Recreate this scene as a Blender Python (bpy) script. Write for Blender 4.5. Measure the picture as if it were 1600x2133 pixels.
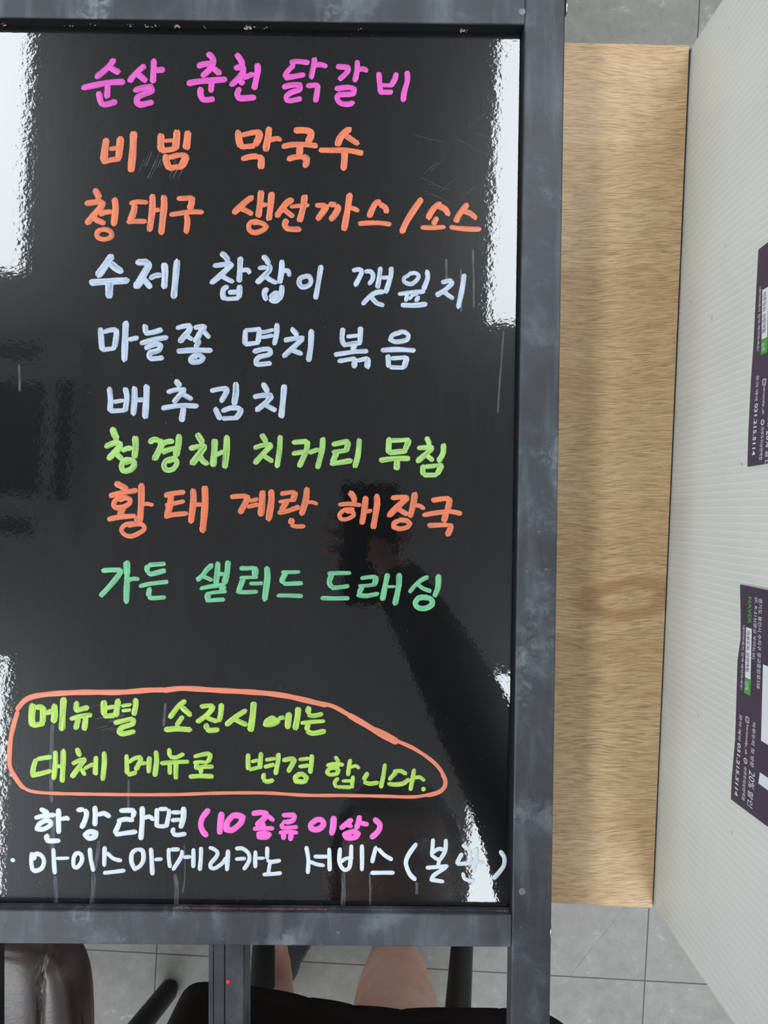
import bpy, bmesh, math, random
from mathutils import Vector, Matrix
random.seed(7)
for o in list(bpy.data.objects): bpy.data.objects.remove(o, do_unlink=True)
SC = bpy.context.scene
COL = SC.collection

# ------------------------------------------------------------------ camera, world, light levels, exposure
F = 1500.0                 # focal length in pixels of the 1600 x 2133 frame
CAMZ = 1.222               # the phone is held level, looking straight down
cam = bpy.data.cameras.new('camera')
cam.sensor_fit = 'VERTICAL'; cam.sensor_height = 36.0; cam.lens = 36.0*F/2133.0
cam.clip_start = 0.02
camo = bpy.data.objects.new('camera', cam); COL.objects.link(camo)
camo.location = (0, 0, CAMZ); camo.rotation_euler = (0, 0, 0)
SC.camera = camo
w = bpy.data.worlds.new('world'); SC.world = w; w.use_nodes = True
w.node_tree.nodes['Background'].inputs[0].default_value = (0.8, 0.9, 1.0, 1)
w.node_tree.nodes['Background'].inputs[1].default_value = 0.25
SC.view_settings.view_transform = 'Standard'; SC.view_settings.look = 'None'
SC.view_settings.gamma = 1.0; SC.view_settings.use_curve_mapping = False
SC.view_settings.exposure = -0.5
LAMP = 16.0                # radiance of the ceiling light diffusers
ROOM_ROT = math.radians(-3.2)
LROT = math.radians(-2.2)     # the ceiling lights' own grid

def P(px, py, z):
    d = CAMZ - z
    return Vector(((px-800.0)/F*d, -(py-1066.5)/F*d, z))

# ------------------------------------------------------------------ helpers
def tag(o, label, cat, group=None, kind=None):
    o['label'] = label; o['category'] = cat
    if group: o['group'] = group
    if kind: o['kind'] = kind
    return o
def empty(name, loc=(0, 0, 0), rz=0.0):
    o = bpy.data.objects.new(name, None); COL.objects.link(o)
    o.location = loc; o.rotation_euler = (0, 0, rz); o.empty_display_size = .05
    return o
def link(name, me, mat=None, parent=None, smooth=True, bevel=0.0):
    o = bpy.data.objects.new(name, me); COL.objects.link(o)
    if mat: me.materials.append(mat)
    if smooth:
        for p in me.polygons: p.use_smooth = True
    if parent: o.parent = parent
    if bevel:
        b = o.modifiers.new('b', 'BEVEL'); b.width = bevel; b.segments = 3; b.limit_method = 'ANGLE'; b.harden_normals = True
    return o
def from_bm(name, bm, mat=None, parent=None, smooth=True, bevel=0.0):
    bmesh.ops.recalc_face_normals(bm, faces=bm.faces)
    me = bpy.data.meshes.new(name); bm.to_mesh(me); bm.free()
    return link(name, me, mat, parent, smooth, bevel)
def add_box(bm, c, s, rz=0.0):
    m = Matrix.Translation(c) @ Matrix.Rotation(rz, 4, 'Z') @ Matrix.Diagonal((s[0], s[1], s[2], 1))
    bmesh.ops.create_cube(bm, size=1.0, matrix=m)
def add_prism(bm, pts, zt, zb):
    t = [bm.verts.new((p[0], p[1], zt)) for p in pts]; b = [bm.verts.new((p[0], p[1], zb)) for p in pts]
    bm.faces.new(t); bm.faces.new(b[::-1])
    n = len(pts)
    for i in range(n): bm.faces.new((t[i], b[i], b[(i+1) % n], t[(i+1) % n]))
def px_prism(bm, pix, zt, zb): add_prism(bm, [P(x, y, zt) for x, y in pix], zt, zb)
def add_tube(bm, pts, rads, n=16, cap=True):
    rings = []
    for i, p in enumerate(pts):
        p = Vector(p)
        a = Vector(pts[max(i-1, 0)]); b = Vector(pts[min(i+1, len(pts)-1)])
        t = (b-a).normalized()
        u = t.cross(Vector((0, 1, 0.13)));  u.normalize(); v = t.cross(u)
        r = rads[i] if isinstance(rads, (list, tuple)) else rads
        rings.append([bm.verts.new(p + (u*math.cos(2*math.pi*k/n)+v*math.sin(2*math.pi*k/n))*r) for k in range(n)])
    for a, b in zip(rings, rings[1:]):
        for k in range(n): bm.faces.new((a[k], a[(k+1) % n], b[(k+1) % n], b[k]))
    if cap: bm.faces.new(rings[0][::-1]); bm.faces.new(rings[-1])
def srgb(r, g, b):
    f = lambda c: ((c/255+.055)/1.055)**2.4 if c > 10 else c/255/12.92
    return (f(r), f(g), f(b), 1)

class NT:
    """small builder for node materials"""
    def __init__(s, name):
        s.m = bpy.data.materials.new(name); s.m.use_nodes = True; s.t = s.m.node_tree; s.n = s.t.nodes
        s.b = s.n['Principled BSDF']
    def new(s, typ, **kw):
        nd = s.n.new(typ)
        for k, v in kw.items(): setattr(nd, k, v)
        return nd
    def l(s, a, b): s.t.links.new(a, b)
    def inp(s, nd, **kw):
        for k, v in kw.items():
            k = k.replace('_', ' ')
            nd.inputs[k].default_value = v
        return nd
    def coord(s, out='Object', scale=(1, 1, 1), rot=(0, 0, 0), loc=(0, 0, 0)):
        tc = s.new('ShaderNodeTexCoord'); mp = s.new('ShaderNodeMapping')
        mp.inputs['Scale'].default_value = scale; mp.inputs['Rotation'].default_value = rot; mp.inputs['Location'].default_value = loc
        s.l(tc.outputs[out], mp.inputs['Vector']); return mp.outputs[0]
    def noise(s, vec, scale, detail=4, rough=.5, dist=0.0):
        nd = s.new('ShaderNodeTexNoise'); s.l(vec, nd.inputs['Vector'])
        nd.inputs['Scale'].default_value = scale; nd.inputs['Detail'].default_value = detail
        nd.inputs['Roughness'].default_value = rough; nd.inputs['Distortion'].default_value = dist
        return nd.outputs['Fac']
    def ramp(s, fac, stops):
        nd = s.new('ShaderNodeValToRGB'); s.l(fac, nd.inputs[0]); e = nd.color_ramp.elements
        while len(e) < len(stops): e.new(.5)
        for k, (p, c) in enumerate(stops):
            e[k].position = p; e[k].color = c if len(c) == 4 else (*c, 1)
        return nd.outputs[0]
    def mix(s, fac, a, b, typ='MIX'):
        nd = s.new('ShaderNodeMix', data_type='RGBA', blend_type=typ)
        for k, v in ((0, fac), (6, a), (7, b)):
            if isinstance(v, (int, float)): nd.inputs[k].default_value = v
            elif isinstance(v, tuple): nd.inputs[k].default_value = v
            else: s.l(v, nd.inputs[k])
        return nd.outputs[2]
    def math(s, op, a, b=0.0, c=None):
        nd = s.new('ShaderNodeMath', operation=op)
        for k, v in enumerate((a, b) if c is None else (a, b, c)):
            if isinstance(v, (int, float)): nd.inputs[k].default_value = v
            else: s.l(v, nd.inputs[k])
        return nd.outputs[0]
    def bump(s, h, strength=.3, dist=.001):
        nd = s.new('ShaderNodeBump'); nd.inputs['Strength'].default_value = strength; nd.inputs['Distance'].default_value = dist
        s.l(h, nd.inputs['Height']); s.l(nd.outputs[0], s.b.inputs['Normal']); return nd.outputs[0]
    def base(s, c):
        if isinstance(c, tuple): s.b.inputs['Base Color'].default_value = c
        else: s.l(c, s.b.inputs['Base Color'])
    def rough(s, r):
        if isinstance(r, (int, float)): s.b.inputs['Roughness'].default_value = r
        else: s.l(r, s.b.inputs['Roughness'])
W1 = lambda v: (v, v, v, 1)

def plain(name, col, rough=.5, spec=.5, metal=0.0, nscale=0, namt=.15, bump=0):
    t = NT(name); t.rough(rough); t.b.inputs['Specular IOR Level'].default_value = spec; t.b.inputs['Metallic'].default_value = metal
    if nscale:
        f = t.noise(t.coord(), nscale, 5)
        dk = tuple(c*(1-namt) for c in col[:3])+(1,); lt = tuple(min(1, c*(1+namt)) for c in col[:3])+(1,)
        t.base(t.ramp(f, [(.3, dk), (.7, lt)]))
        if bump: t.bump(f, bump, .002)
    else: t.base(col)
    return t.m

# ------------------------------------------------------------------ materials
def mat_floor():
    t = NT('porcelain_tile'); tile = 0.83
    v = t.coord()
    sep = t.new('ShaderNodeSeparateXYZ'); t.l(v, sep.inputs[0])
    def cell(o, tl):
        a = t.math('DIVIDE', o, tl)
        fr = t.math('FRACT', t.math('ADD', a, 100.0))
        return t.math('ABSOLUTE', t.math('SUBTRACT', fr, .5)), t.math('FLOOR', t.math('ADD', a, 100.0))
    ax, ix = cell(sep.outputs[0], tile); ay, iy = cell(sep.outputs[1], .842)
    g = t.math('GREATER_THAN', t.math('MAXIMUM', ax, ay), .5-.0011/tile)
    off = t.new('ShaderNodeCombineXYZ'); t.l(t.math('MULTIPLY', ix, 7.3), off.inputs[0]); t.l(t.math('MULTIPLY', iy, 3.7), off.inputs[1])
    ad = t.new('ShaderNodeVectorMath', operation='ADD'); t.l(v, ad.inputs[0]); t.l(off.outputs[0], ad.inputs[1])
    n1 = t.noise(ad.outputs[0], 6, 6, .6, .3); n2 = t.noise(ad.outputs[0], 34, 7, .72, .4); n3 = t.noise(ad.outputs[0], 420, 2)
    n4 = t.noise(ad.outputs[0], 13, 3, .5)
    c = t.ramp(n1, [(.3, srgb(126, 123, 118)), (.7, srgb(151, 148, 142))])
    c = t.mix(.55, c, t.ramp(n2, [(.30, srgb(112, 109, 105)), (.46, srgb(134, 131, 126)), (.60, srgb(147, 144, 139)), (.72, srgb(186, 184, 180))]))
    sp2 = t.math('MULTIPLY', t.ramp(n2, [(.58, W1(0)), (.70, W1(1))]), t.ramp(n4, [(.5, W1(0)), (.66, W1(1))]))
    c = t.mix(t.math('MULTIPLY', sp2, .55), c, srgb(200, 198, 195))
    c = t.mix(.10, c, t.ramp(n3, [(.3, W1(.12)), (.7, W1(.45))]))
    # the fine vein printed across one tile
    def seg(ax_, ay_, bx, by, wd):
        L2 = (bx-ax_)**2+(by-ay_)**2
        dx = t.math('SUBTRACT', sep.outputs[0], ax_); dy = t.math('SUBTRACT', sep.outputs[1], ay_)
        h = t.math('DIVIDE', t.math('ADD', t.math('MULTIPLY', dx, bx-ax_), t.math('MULTIPLY', dy, by-ay_)), L2)
        ins = t.math('MULTIPLY', t.math('GREATER_THAN', h, 0), t.math('LESS_THAN', h, 1))
        cr = t.math('ABSOLUTE', t.math('SUBTRACT', t.math('MULTIPLY', dx, by-ay_), t.math('MULTIPLY', dy, bx-ax_)))
        wob = t.math('MULTIPLY', t.math('SUBTRACT', t.noise(v, 14, 3), .5), .012)
        return t.math('MULTIPLY', ins, t.math('LESS_THAN', t.math('ADD', t.math('DIVIDE', cr, math.sqrt(L2)), t.math('ABSOLUTE', wob)), wd))
    vn = seg(VEIN[0][0], VEIN[0][1], VEIN[1][0], VEIN[1][1], .0014)
    c = t.mix(t.math('MULTIPLY', vn, .35), c, srgb(85, 84, 80))
    c = t.mix(g, c, srgb(74, 73, 68))
    t.base(c); t.rough(.5); t.b.inputs['Specular IOR Level'].default_value = .35
    t.bump(t.math('SUBTRACT', t.math('MULTIPLY', n2, .15), g), .3, .0008)
    return t.m
def mat_oak():
    t = NT('oak_laminate')
    v = t.coord()
    # slow wander of the grain, then stretched pores along x
    warp = t.noise(t.coord(scale=(6, 9, 1)), 1.0, 3, .5)
    wv = t.new('ShaderNodeCombineXYZ'); t.l(t.math('MULTIPLY', t.math('SUBTRACT', warp, .5), .030), wv.inputs[1])
    ad = t.new('ShaderNodeVectorMath', operation='ADD'); t.l(v, ad.inputs[0]); t.l(wv.outputs[0], ad.inputs[1])
    # the grain swings round one cathedral figure near the middle of the end
    sep = t.new('ShaderNodeSeparateXYZ'); t.l(ad.outputs[0], sep.inputs[0])
    ex = t.math('DIVIDE', t.math('SUBTRACT', sep.outputs[0], KNOT[0]), .048); ey = t.math('DIVIDE', t.math('SUBTRACT', sep.outputs[1], KNOT[1]), .019)
    r = t.math('SQRT', t.math('ADD', t.math('MULTIPLY', ex, ex), t.math('MULTIPLY', ey, ey)))
    near = t.math('SUBTRACT', 1.0, t.math('MINIMUM', t.math('DIVIDE', r, 2.6), 1.0))
    def st(sx, sy):
        m = t.new('ShaderNodeMapping'); m.inputs['Scale'].default_value = (sx, sy, 1); t.l(ad.outputs[0], m.inputs[0]); return m.outputs[0]
    fine = t.noise(st(85, 2500), 1, 2, .6); fib = t.noise(st(40, 3400), 1, 2, .5); mid = t.noise(st(9, 260), 1, 4, .6); tone = t.noise(st(3, 22), 1, 3, .5)
    rings = t.math('SINE', t.math('ADD', t.math('MULTIPLY', r, 5.0), t.math('MULTIPLY', warp, 9.0)))
    c = t.ramp(tone, [(.3, srgb(208, 170, 126)), (.5, srgb(222, 187, 142)), (.72, srgb(232, 200, 156))])
    c = t.mix(.4, c, t.ramp(mid, [(.32, srgb(206, 168, 124)), (.55, srgb(226, 191, 146)), (.75, srgb(238, 208, 166))]))
    c = t.mix(t.math('MULTIPLY', near, t.math('MULTIPLY', t.ramp(rings, [(.3, W1(0)), (.9, W1(1))]), .9)), c, srgb(176, 134, 92))
    c = t.mix(t.math('MULTIPLY', t.ramp(fib, [(.35, W1(1)), (.6, W1(0))]), .38), c, srgb(184, 143, 98))
    pore = t.ramp(fine, [(.41, W1(1)), (.52, W1(0))])
    c = t.mix(t.math('MULTIPLY', pore, .62), c, srgb(138, 104, 72))
    t.base(c); t.rough(.42); t.b.inputs['Specular IOR Level'].default_value = .4
    t.bump(fine, .15, .0004)
    return t.m
def mat_board():
    t = NT('gloss_black_board')
    v = t.coord()
    sm = t.noise(t.coord(scale=(9, 5, 1)), 1, 6, .62, .6); st = t.noise(t.coord(scale=(230, 9, 1)), 1, 4, .6)
    sp = t.noise(v, 420, 2)
    d = t.ramp(sm, [(.45, W1(0)), (.75, W1(1))]); s2 = t.ramp(st, [(.52, W1(0)), (.72, W1(1))])
    haze = t.math('MULTIPLY', t.math('ADD', t.math('MULTIPLY', d, .6), t.math('MULTIPLY', s2, .4)), .5)
    c = t.mix(haze, (.0030, .0030, .0034, 1), (.013, .0135, .015, 1))
    spk = t.ramp(sp, [(.77, W1(0)), (.80, W1(1))])
    c = t.mix(t.math('MULTIPLY', spk, .25), c, (.25, .25, .24, 1))
    t.base(c); t.rough(t.math('ADD', .27, t.math('MULTIPLY', haze, .1)))
    t.b.inputs['Specular IOR Level'].default_value = .19
    t.b.inputs['Coat Weight'].default_value = 1.0; t.b.inputs['Coat Roughness'].default_value = .006; t.b.inputs['Coat IOR'].default_value = 1.7
    h = t.math('ADD', t.noise(v, 260, 2, .5), t.math('MULTIPLY', t.noise(v, 640, 2, .5), .3))
    nb = t.bump(h, .030, .0010)
    t.l(nb, t.b.inputs['Coat Normal'])
    return t.m
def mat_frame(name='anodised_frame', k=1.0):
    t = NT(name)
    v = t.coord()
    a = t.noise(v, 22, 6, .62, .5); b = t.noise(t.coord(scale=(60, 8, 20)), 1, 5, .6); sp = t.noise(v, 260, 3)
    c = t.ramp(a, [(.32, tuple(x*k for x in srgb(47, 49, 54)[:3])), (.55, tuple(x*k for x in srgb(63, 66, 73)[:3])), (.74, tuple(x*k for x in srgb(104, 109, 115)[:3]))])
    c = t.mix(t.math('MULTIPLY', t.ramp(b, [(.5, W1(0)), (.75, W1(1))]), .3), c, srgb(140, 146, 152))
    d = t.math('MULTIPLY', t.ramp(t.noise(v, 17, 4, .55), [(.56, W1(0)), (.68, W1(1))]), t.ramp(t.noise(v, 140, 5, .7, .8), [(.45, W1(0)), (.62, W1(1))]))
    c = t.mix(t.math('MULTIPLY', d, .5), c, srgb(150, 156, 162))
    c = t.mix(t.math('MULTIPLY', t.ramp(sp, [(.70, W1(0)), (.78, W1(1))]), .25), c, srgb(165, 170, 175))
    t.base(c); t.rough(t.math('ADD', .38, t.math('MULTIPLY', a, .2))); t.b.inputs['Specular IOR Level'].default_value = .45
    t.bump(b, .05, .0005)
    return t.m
def mat_paint(name, main, thin, gloss=.35, streak=.95):
    t = NT(name)
    n = t.noise(t.coord('UV', scale=(.012, 4.2, 1)), 1.0, 3, .6); n2 = t.noise(t.coord('UV', scale=(.03, 1.0, 1)), 1.0, 3)
    patch = t.ramp(n2, [(.36, W1(1)), (.62, W1(.12))])
    f = t.math('MULTIPLY', t.ramp(n, [(.44, W1(1)), (.54, W1(0))]), patch)
    c = t.mix(t.math('MULTIPLY', f, streak), main, thin)
    n3 = t.noise(t.coord('UV', scale=(.012, 7.0, 1), loc=(0, 31, 0)), 1.0, 2, .5)
    c = t.mix(t.math('MULTIPLY', t.ramp(n3, [(.5, W1(0)), (.68, W1(1))]), .45), c, tuple(min(1, x*1.12+.04) for x in main[:3])+(1,))
    t.base(c); t.rough(gloss); t.b.inputs['Specular IOR Level'].default_value = .35
    t.bump(n, .18, .0003)
    return t.m
def mat_leather(name, dark, light, rough=.3):
    t = NT(name); v = t.coord()
    n = t.noise(v, 16, 5, .6, .4); g = t.noise(v, 330, 4, .6); cr = t.noise(t.coord(scale=(60, 160, 60)), 1, 4, .6, 1.2)
    t.base(t.ramp(n, [(.3, dark), (.7, light)])); t.rough(t.math('ADD', rough, t.math('MULTIPLY', g, .12)))
    t.b.inputs['Specular IOR Level'].default_value = .6
    t.bump(t.math('ADD', t.math('MULTIPLY', g, .4), cr), .22, .0012)
    return t.m
def mat_flute():
    t = NT('corrugated_plastic'); v = t.coord()
    sep = t.new('ShaderNodeSeparateXYZ'); t.l(v, sep.inputs[0])
    s = t.math('SINE', t.math('MULTIPLY', sep.outputs[1], 2*math.pi/.0046))
    ln = t.ramp(s, [(.80, W1(0)), (.97, W1(1))])
    n = t.noise(v, 9, 4)
    c = t.ramp(n, [(.3, srgb(206, 208, 202)), (.7, srgb(219, 221, 216))])
    c = t.mix(t.math('MULTIPLY', ln, .42), c, srgb(236, 239, 237))
    sp = t.ramp(t.noise(v, 150, 1), [(.78, W1(0)), (.80, W1(1))])
    c = t.mix(t.math('MULTIPLY', sp, .5), c, srgb(150, 150, 140))
    t.base(c); t.rough(.45); t.b.inputs['Specular IOR Level'].default_value = .4
    t.bump(s, .2, .0003)
    return t.m
def mat_skin():
    t = NT('skin'); v = t.coord()
    n = t.noise(v, 26, 4, .6); sp = t.noise(v, 75, 2); m = t.noise(v, 9, 2)
    c = t.ramp(n, [(.3, srgb(192, 146, 130)), (.7, srgb(208, 166, 150))])
    c = t.mix(t.math('MULTIPLY', t.ramp(m, [(.45, W1(0)), (.7, W1(1))]), .4), c, srgb(172, 124, 108))
    c = t.mix(t.math('MULTIPLY', t.ramp(sp, [(.69, W1(0)), (.77, W1(1))]), .55), c, srgb(112, 74, 62))
    t.base(c); t.rough(.5); t.b.inputs['Subsurface Weight'].default_value = .1; t.b.inputs['Subsurface Radius'].default_value = (.01, .004, .002)
    return t.m
def mat_emit(name, col, s):
    t = NT(name); t.base((.8, .8, .8, 1)); t.b.inputs['Emission Color'].default_value = col; t.b.inputs['Emission Strength'].default_value = s
    return t.m

# floor / table frame of reference for the procedural marks
def rotd(p, a): return (p[0]*math.cos(a)-p[1]*math.sin(a), p[0]*math.sin(a)+p[1]*math.cos(a))
JOINT = P(1343.5, 2043, 0)                       # where two grout lines cross
def floor_local(px, py):
    p = P(px, py, 0)-JOINT; q = rotd(p, -ROOM_ROT); return (q[0], q[1])
VEIN = (floor_local(1302, 1890), floor_local(1186, 2034))
KNOT = tuple(P(1290, 1185, .72)[:2])
M = dict(
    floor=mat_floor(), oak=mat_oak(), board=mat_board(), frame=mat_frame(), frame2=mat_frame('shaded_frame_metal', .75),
    flute=mat_flute(), skin=mat_skin(),
    black=plain('black_metal', (.006, .006, .0065, 1), .45, .4, nscale=40),
    edge=plain('dark_edge_band', srgb(70, 58, 58), .5),
    gasket=plain('black_rubber', (.004, .004, .005, 1), .6, .3),
    steel=plain('steel', srgb(190, 186, 176), .3, .5, 1.0),
    leather=mat_leather('brown_leather', srgb(50, 40, 36), srgb(70, 57, 52), .26),
    skirt=plain('dark_brown_cloth', (.0065, .0036, .0030, 1), .8, .12, nscale=60),
    purple=plain('banner_purple', srgb(66, 58, 80), .35, .5, nscale=25, namt=.1, bump=.08),
    mauve=plain('mauve_tape', srgb(104, 90, 100), .6),
    white_print=plain('white_print', srgb(226, 228, 232), .5), green_print=plain('green_print', srgb(82, 160, 80), .5),
    dark_print=plain('dark_print', srgb(50, 52, 60), .5),
    red=plain('red_paint', srgb(232, 40, 48), .35), pinkdust=plain('pink_dust', srgb(190, 80, 95), .9), dust=plain('grey_dust', srgb(170, 165, 160), .9),
    wall=plain('wall_paint', srgb(218, 216, 210), .9, nscale=3, namt=.03), ceiling=plain('ceiling_paint', srgb(180, 182, 184), .9, nscale=3, namt=.03),
    lamp=mat_emit('lamp_diffuser', (.885, .95, 1.0, 1), LAMP), white=plain('white_plastic', srgb(225, 225, 222), .5),
    dark_plastic=plain('dark_plastic', srgb(45, 46, 48), .5), shirt=plain('black_cotton', (.008, .008, .009, 1), .95, .2, nscale=60),
    hair=plain('black_hair', (.006, .005, .004, 1), .5, .4, nscale=90), eye=plain('eye', srgb(235, 232, 228), .2), lips=plain('lips', srgb(176, 96, 92), .45),
    slipper=plain('slipper_rubber', srgb(34, 35, 38), .65, .3, nscale=50), phone=plain('phone_glass', (.006, .006, .007, 1), .15, .5),
)

# ------------------------------------------------------------------ the room
def plane_box(name, c, s, mat, rz=0.0, kind='structure'):
    bm = bmesh.new(); add_box(bm, (0, 0, 0), s)
    o = from_bm(name, bm, mat, None, False); o.location = c; o.rotation_euler = (0, 0, rz); o['kind'] = kind
    return o
R = Matrix.Rotation(ROOM_ROT, 3, 'Z')
def room(x, y, z): return R @ Vector((x, y, 0)) + Vector((0, 0, z))
fl = plane_box('floor', (0, 0, -.05), (1, 1, .1), M['floor'], ROOM_ROT)
fl.location = (JOINT.x, JOINT.y, 0)
# the floor mesh is kept in tile coordinates: its local origin sits in a tile centre beside the joint
c0 = rotd((JOINT.x, JOINT.y), -ROOM_ROT)
for vtx in fl.data.vertices:
    vtx.co = Vector((vtx.co.x*7.2 - c0[0], vtx.co.y*7.2 - c0[1], vtx.co.z-.05))
fl.location = (JOINT.x, JOINT.y, 0)
HC = 2.5
plane_box('ceiling', (0, 0, HC+.05), (7.2, 7.2, .1), M['ceiling'], ROOM_ROT)
plane_box('wall_left', room(-3.65, 0, HC/2), (.1, 7.4, HC), M['wall'], ROOM_ROT)
plane_box('wall_right', room(3.65, 0, HC/2), (.1, 7.4, HC), M['wall'], ROOM_ROT)
plane_box('wall_back', room(0, 3.65, HC/2), (7.2, .1, HC), M['wall'], ROOM_ROT)
plane_box('wall_front', room(0, -3.65, HC/2), (7.2, .1, HC), M['wall'], ROOM_ROT)

def fill_panel(name, c, wd, ht, rz, k):  # unseen window-shaped glowing panel, added as fill light for the shaded floor
    bm = bmesh.new()
    for sx in (-1, 0, 1): add_box(bm, (sx*(wd/2-.03), 0, 0), (.06, .07, ht))
    for sz in (-1, 1): add_box(bm, (0, 0, sz*(ht/2-.03)), (wd, .07, .06))
    o = from_bm(name, bm, M['white'], None, False); o.location = c; o.rotation_euler = (0, 0, rz); o['kind'] = 'structure'
    bm = bmesh.new(); add_box(bm, (0, 0, 0), (wd-.1, .012, ht-.1)); from_bm('glow_pane', bm, mat_emit('fill_glow', (.86, .94, 1, 1), k), o, False)
fill_panel('fill_panel_1', room(-3.57, -.6, 1.12), 3.4, 2.1, ROOM_ROT+math.pi/2, 2.4)
fill_panel('fill_panel_2', room(0.1, -3.57, 1.12), 3.6, 2.1, ROOM_ROT, 4.5)
def ceiling_or_fill_light(x, y):
    t = empty('ceiling_or_fill_light', Matrix.Rotation(LROT, 3, 'Z') @ Vector((x, y, HC)), LROT)
    tag(t, 'flush white ceiling light panel, mirrored in the board or added unseen as fill', 'light', 'ceiling light panels')
    bm = bmesh.new()
    for sx in (-1, 1): add_box(bm, (sx*.305, 0, -.006), (.012, .90, .012))
    for sy in (-1, 1): add_box(bm, (0, sy*.444, -.006), (.622, .012, .012))
    from_bm('frame', bm, M['white'], t, False)
    bm = bmesh.new(); add_box(bm, (0, 0, -.004), (.598, .876, .006)); from_bm('diffuser', bm, M['lamp'], t, False)
for x, y in ((.595, 1.03), (-1.432, 1.13), (.595, -.92), (-1.432, -.93), (2.6, 1.05), (2.6, -.92), (.595, -1.95), (-1.432, -1.9), (-3.2, .1)): ceiling_or_fill_light(x, y)  # first four mirror in the board; the others are added, unseen, for fill
def air_con():
    t = empty('ceiling_air_conditioner', room(-1.25, .16, HC), ROOM_ROT)
    tag(t, 'square ceiling air conditioner with dark slots between the light panels', 'air conditioner')
    bm = bmesh.new(); add_box(bm, (0, 0, -.01), (.62, .62, .02)); from_bm('cover', bm, M['ceiling'], t, False, .004)
    bm = bmesh.new(); add_box(bm, (0, 0, -.022), (.40, .34, .006)); from_bm('grille', bm, M['dark_plastic'], t, False)
    for k in range(4):
        a = k*math.pi/2; bm = bmesh.new(); add_box(bm, (.265*math.cos(a), .265*math.sin(a), -.022), (.045, .36, .006), a)
        from_bm('outlet', bm, M['dark_plastic'], t, False)
air_con()
# ------------------------------------------------------------------ the table
TZ = .72
table = empty('table', (0, -.02, 0)); tag(table, 'oak laminate table top under the black menu board', 'table')
def loc(par, pts): return [Vector(p)-par.location for p in pts]
def extr(a, b, k): return (a[0]+(b[0]-a[0])*k, a[1]+(b[1]-a[1])*k)
tr, br, tl, bl = (1436, 94.5), (1358.5, 1891), (1176, 89), (1146, 1880)
tl2 = extr(tr, tl, 9.6); bl2 = extr(br, bl, 10.8)
bm = bmesh.new(); add_prism(bm, loc(table, [P(*q, TZ) for q in (tr, br, bl2, tl2)]), TZ, TZ-.003)
from_bm('table_top', bm, M['oak'], table, False)
bm = bmesh.new(); add_prism(bm, loc(table, [P(*q, TZ) for q in (extr(tl2, tr, 1.0002), extr(bl2, br, 1.0002), extr(br, bl2, 1.0004), extr(tr, tl2, 1.0004))]), TZ-.003, TZ-.028)
from_bm('edge_band', bm, M['edge'], table, False)
ct = [P(*q, TZ) for q in (tr, br, bl2, tl2)]; cc = sum(ct, Vector())/4
for q in ct:
    f = q + (cc-q).normalized()*.12 - table.location
    bm = bmesh.new(); add_box(bm, (f.x, f.y, (TZ-.028)/2), (.045, .045, TZ-.028)); from_bm('leg', bm, M['black'], table, False, .003)

# ------------------------------------------------------------------ the menu board (an A-frame sign lying folded on the table)
FT, FB, PZ = .765, .749, .757
board = empty('menu_board', P(560, 1066, TZ)); tag(board, 'framed glossy black menu board handwritten in bright Korean marker, lying on the table', 'sign')
BL = board.location
def bpx(bm, pix, zt, zb): add_prism(bm, [p-BL for p in (P(x, y, zt) for x, y in pix)], zt-BL.z, zb-BL.z)
bm = bmesh.new(); bpx(bm, [(1096.5, -150), (1180.5, -150), (1141.5, 2420), (1059.5, 2420)], FT, FB)
stile = from_bm('stile', bm, M['frame'], board, False, .0012)
bm = bmesh.new(); bpx(bm, [(-126, -160), (-44, -160), (-44, 2420), (-126, 2420)], FT, FB)
from_bm('stile', bm, M['frame'], board, False, .0012)
bm = bmesh.new(); bpx(bm, [(-44, -52), (1095.5, -36), (1094.2, 49), (-44, 34.0)], FT, FB)
from_bm('top_rail', bm, M['frame'], board, False, .0012)
bm = bmesh.new(); bpx(bm, [(-44, 1895), (1066.5, 1906), (1065.5, 1974), (-44, 1966)], FT, FB)
brail = from_bm('bottom_rail', bm, M['frame'], board, False, .0012)
# the writing surface
bm = bmesh.new()
add_prism(bm, [P(x, y, PZ)-BL for x, y in ((-38, 40), (1094, 52), (1062.5, 1912), (-38, 1902))], PZ-BL.z, PZ-BL.z-.003)
panel = from_bm('writing_panel', bm, M['board'], board, False); panel['label'] = 'glossy black writing surface'
# black gasket strips round the panel
bm = bmesh.new()
for q in ([(-36, 51), (1089.5, 66), (1090, 56), (-36, 41)], [(1089.5, 60), (1093, 60), (1062, 1890), (1058.5, 1890)]):
    add_prism(bm, [P(x, y, PZ+.0006)-BL for x, y in q], PZ+.0006-BL.z, PZ-BL.z-.001)
from_bm('gasket', bm, M['gasket'], board, False)
bm = bmesh.new()                                # black lining of the inner walls of the frame
add_prism(bm, [P(x, y, FT)-BL for x, y in ((-40, 33.5), (1094.6, 48.6), (1094.6, 50.3), (-40, 35.3))], FT-.0013-BL.z, PZ-BL.z)
from_bm('lining', bm, M['gasket'], board, False)
bm = bmesh.new(); add_prism(bm, [P(x, y, FT)-BL for x, y in ((1091.9, 49), (1094.6, 49), (1067.0, 1904), (1064.4, 1904))], FT-.0013-BL.z, PZ-BL.z)
from_bm('lining', bm, M['gasket'], board, False)
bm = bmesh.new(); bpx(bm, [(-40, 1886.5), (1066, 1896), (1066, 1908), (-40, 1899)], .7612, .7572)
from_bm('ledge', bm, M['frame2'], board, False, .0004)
bm = bmesh.new(); bpx(bm, [(-90, 1400), (-23, 1400), (-23, 2500), (-90, 2500)], .7455, .7255)
from_bm('support_leg', bm, M['black'], board, False, .0006)
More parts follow.
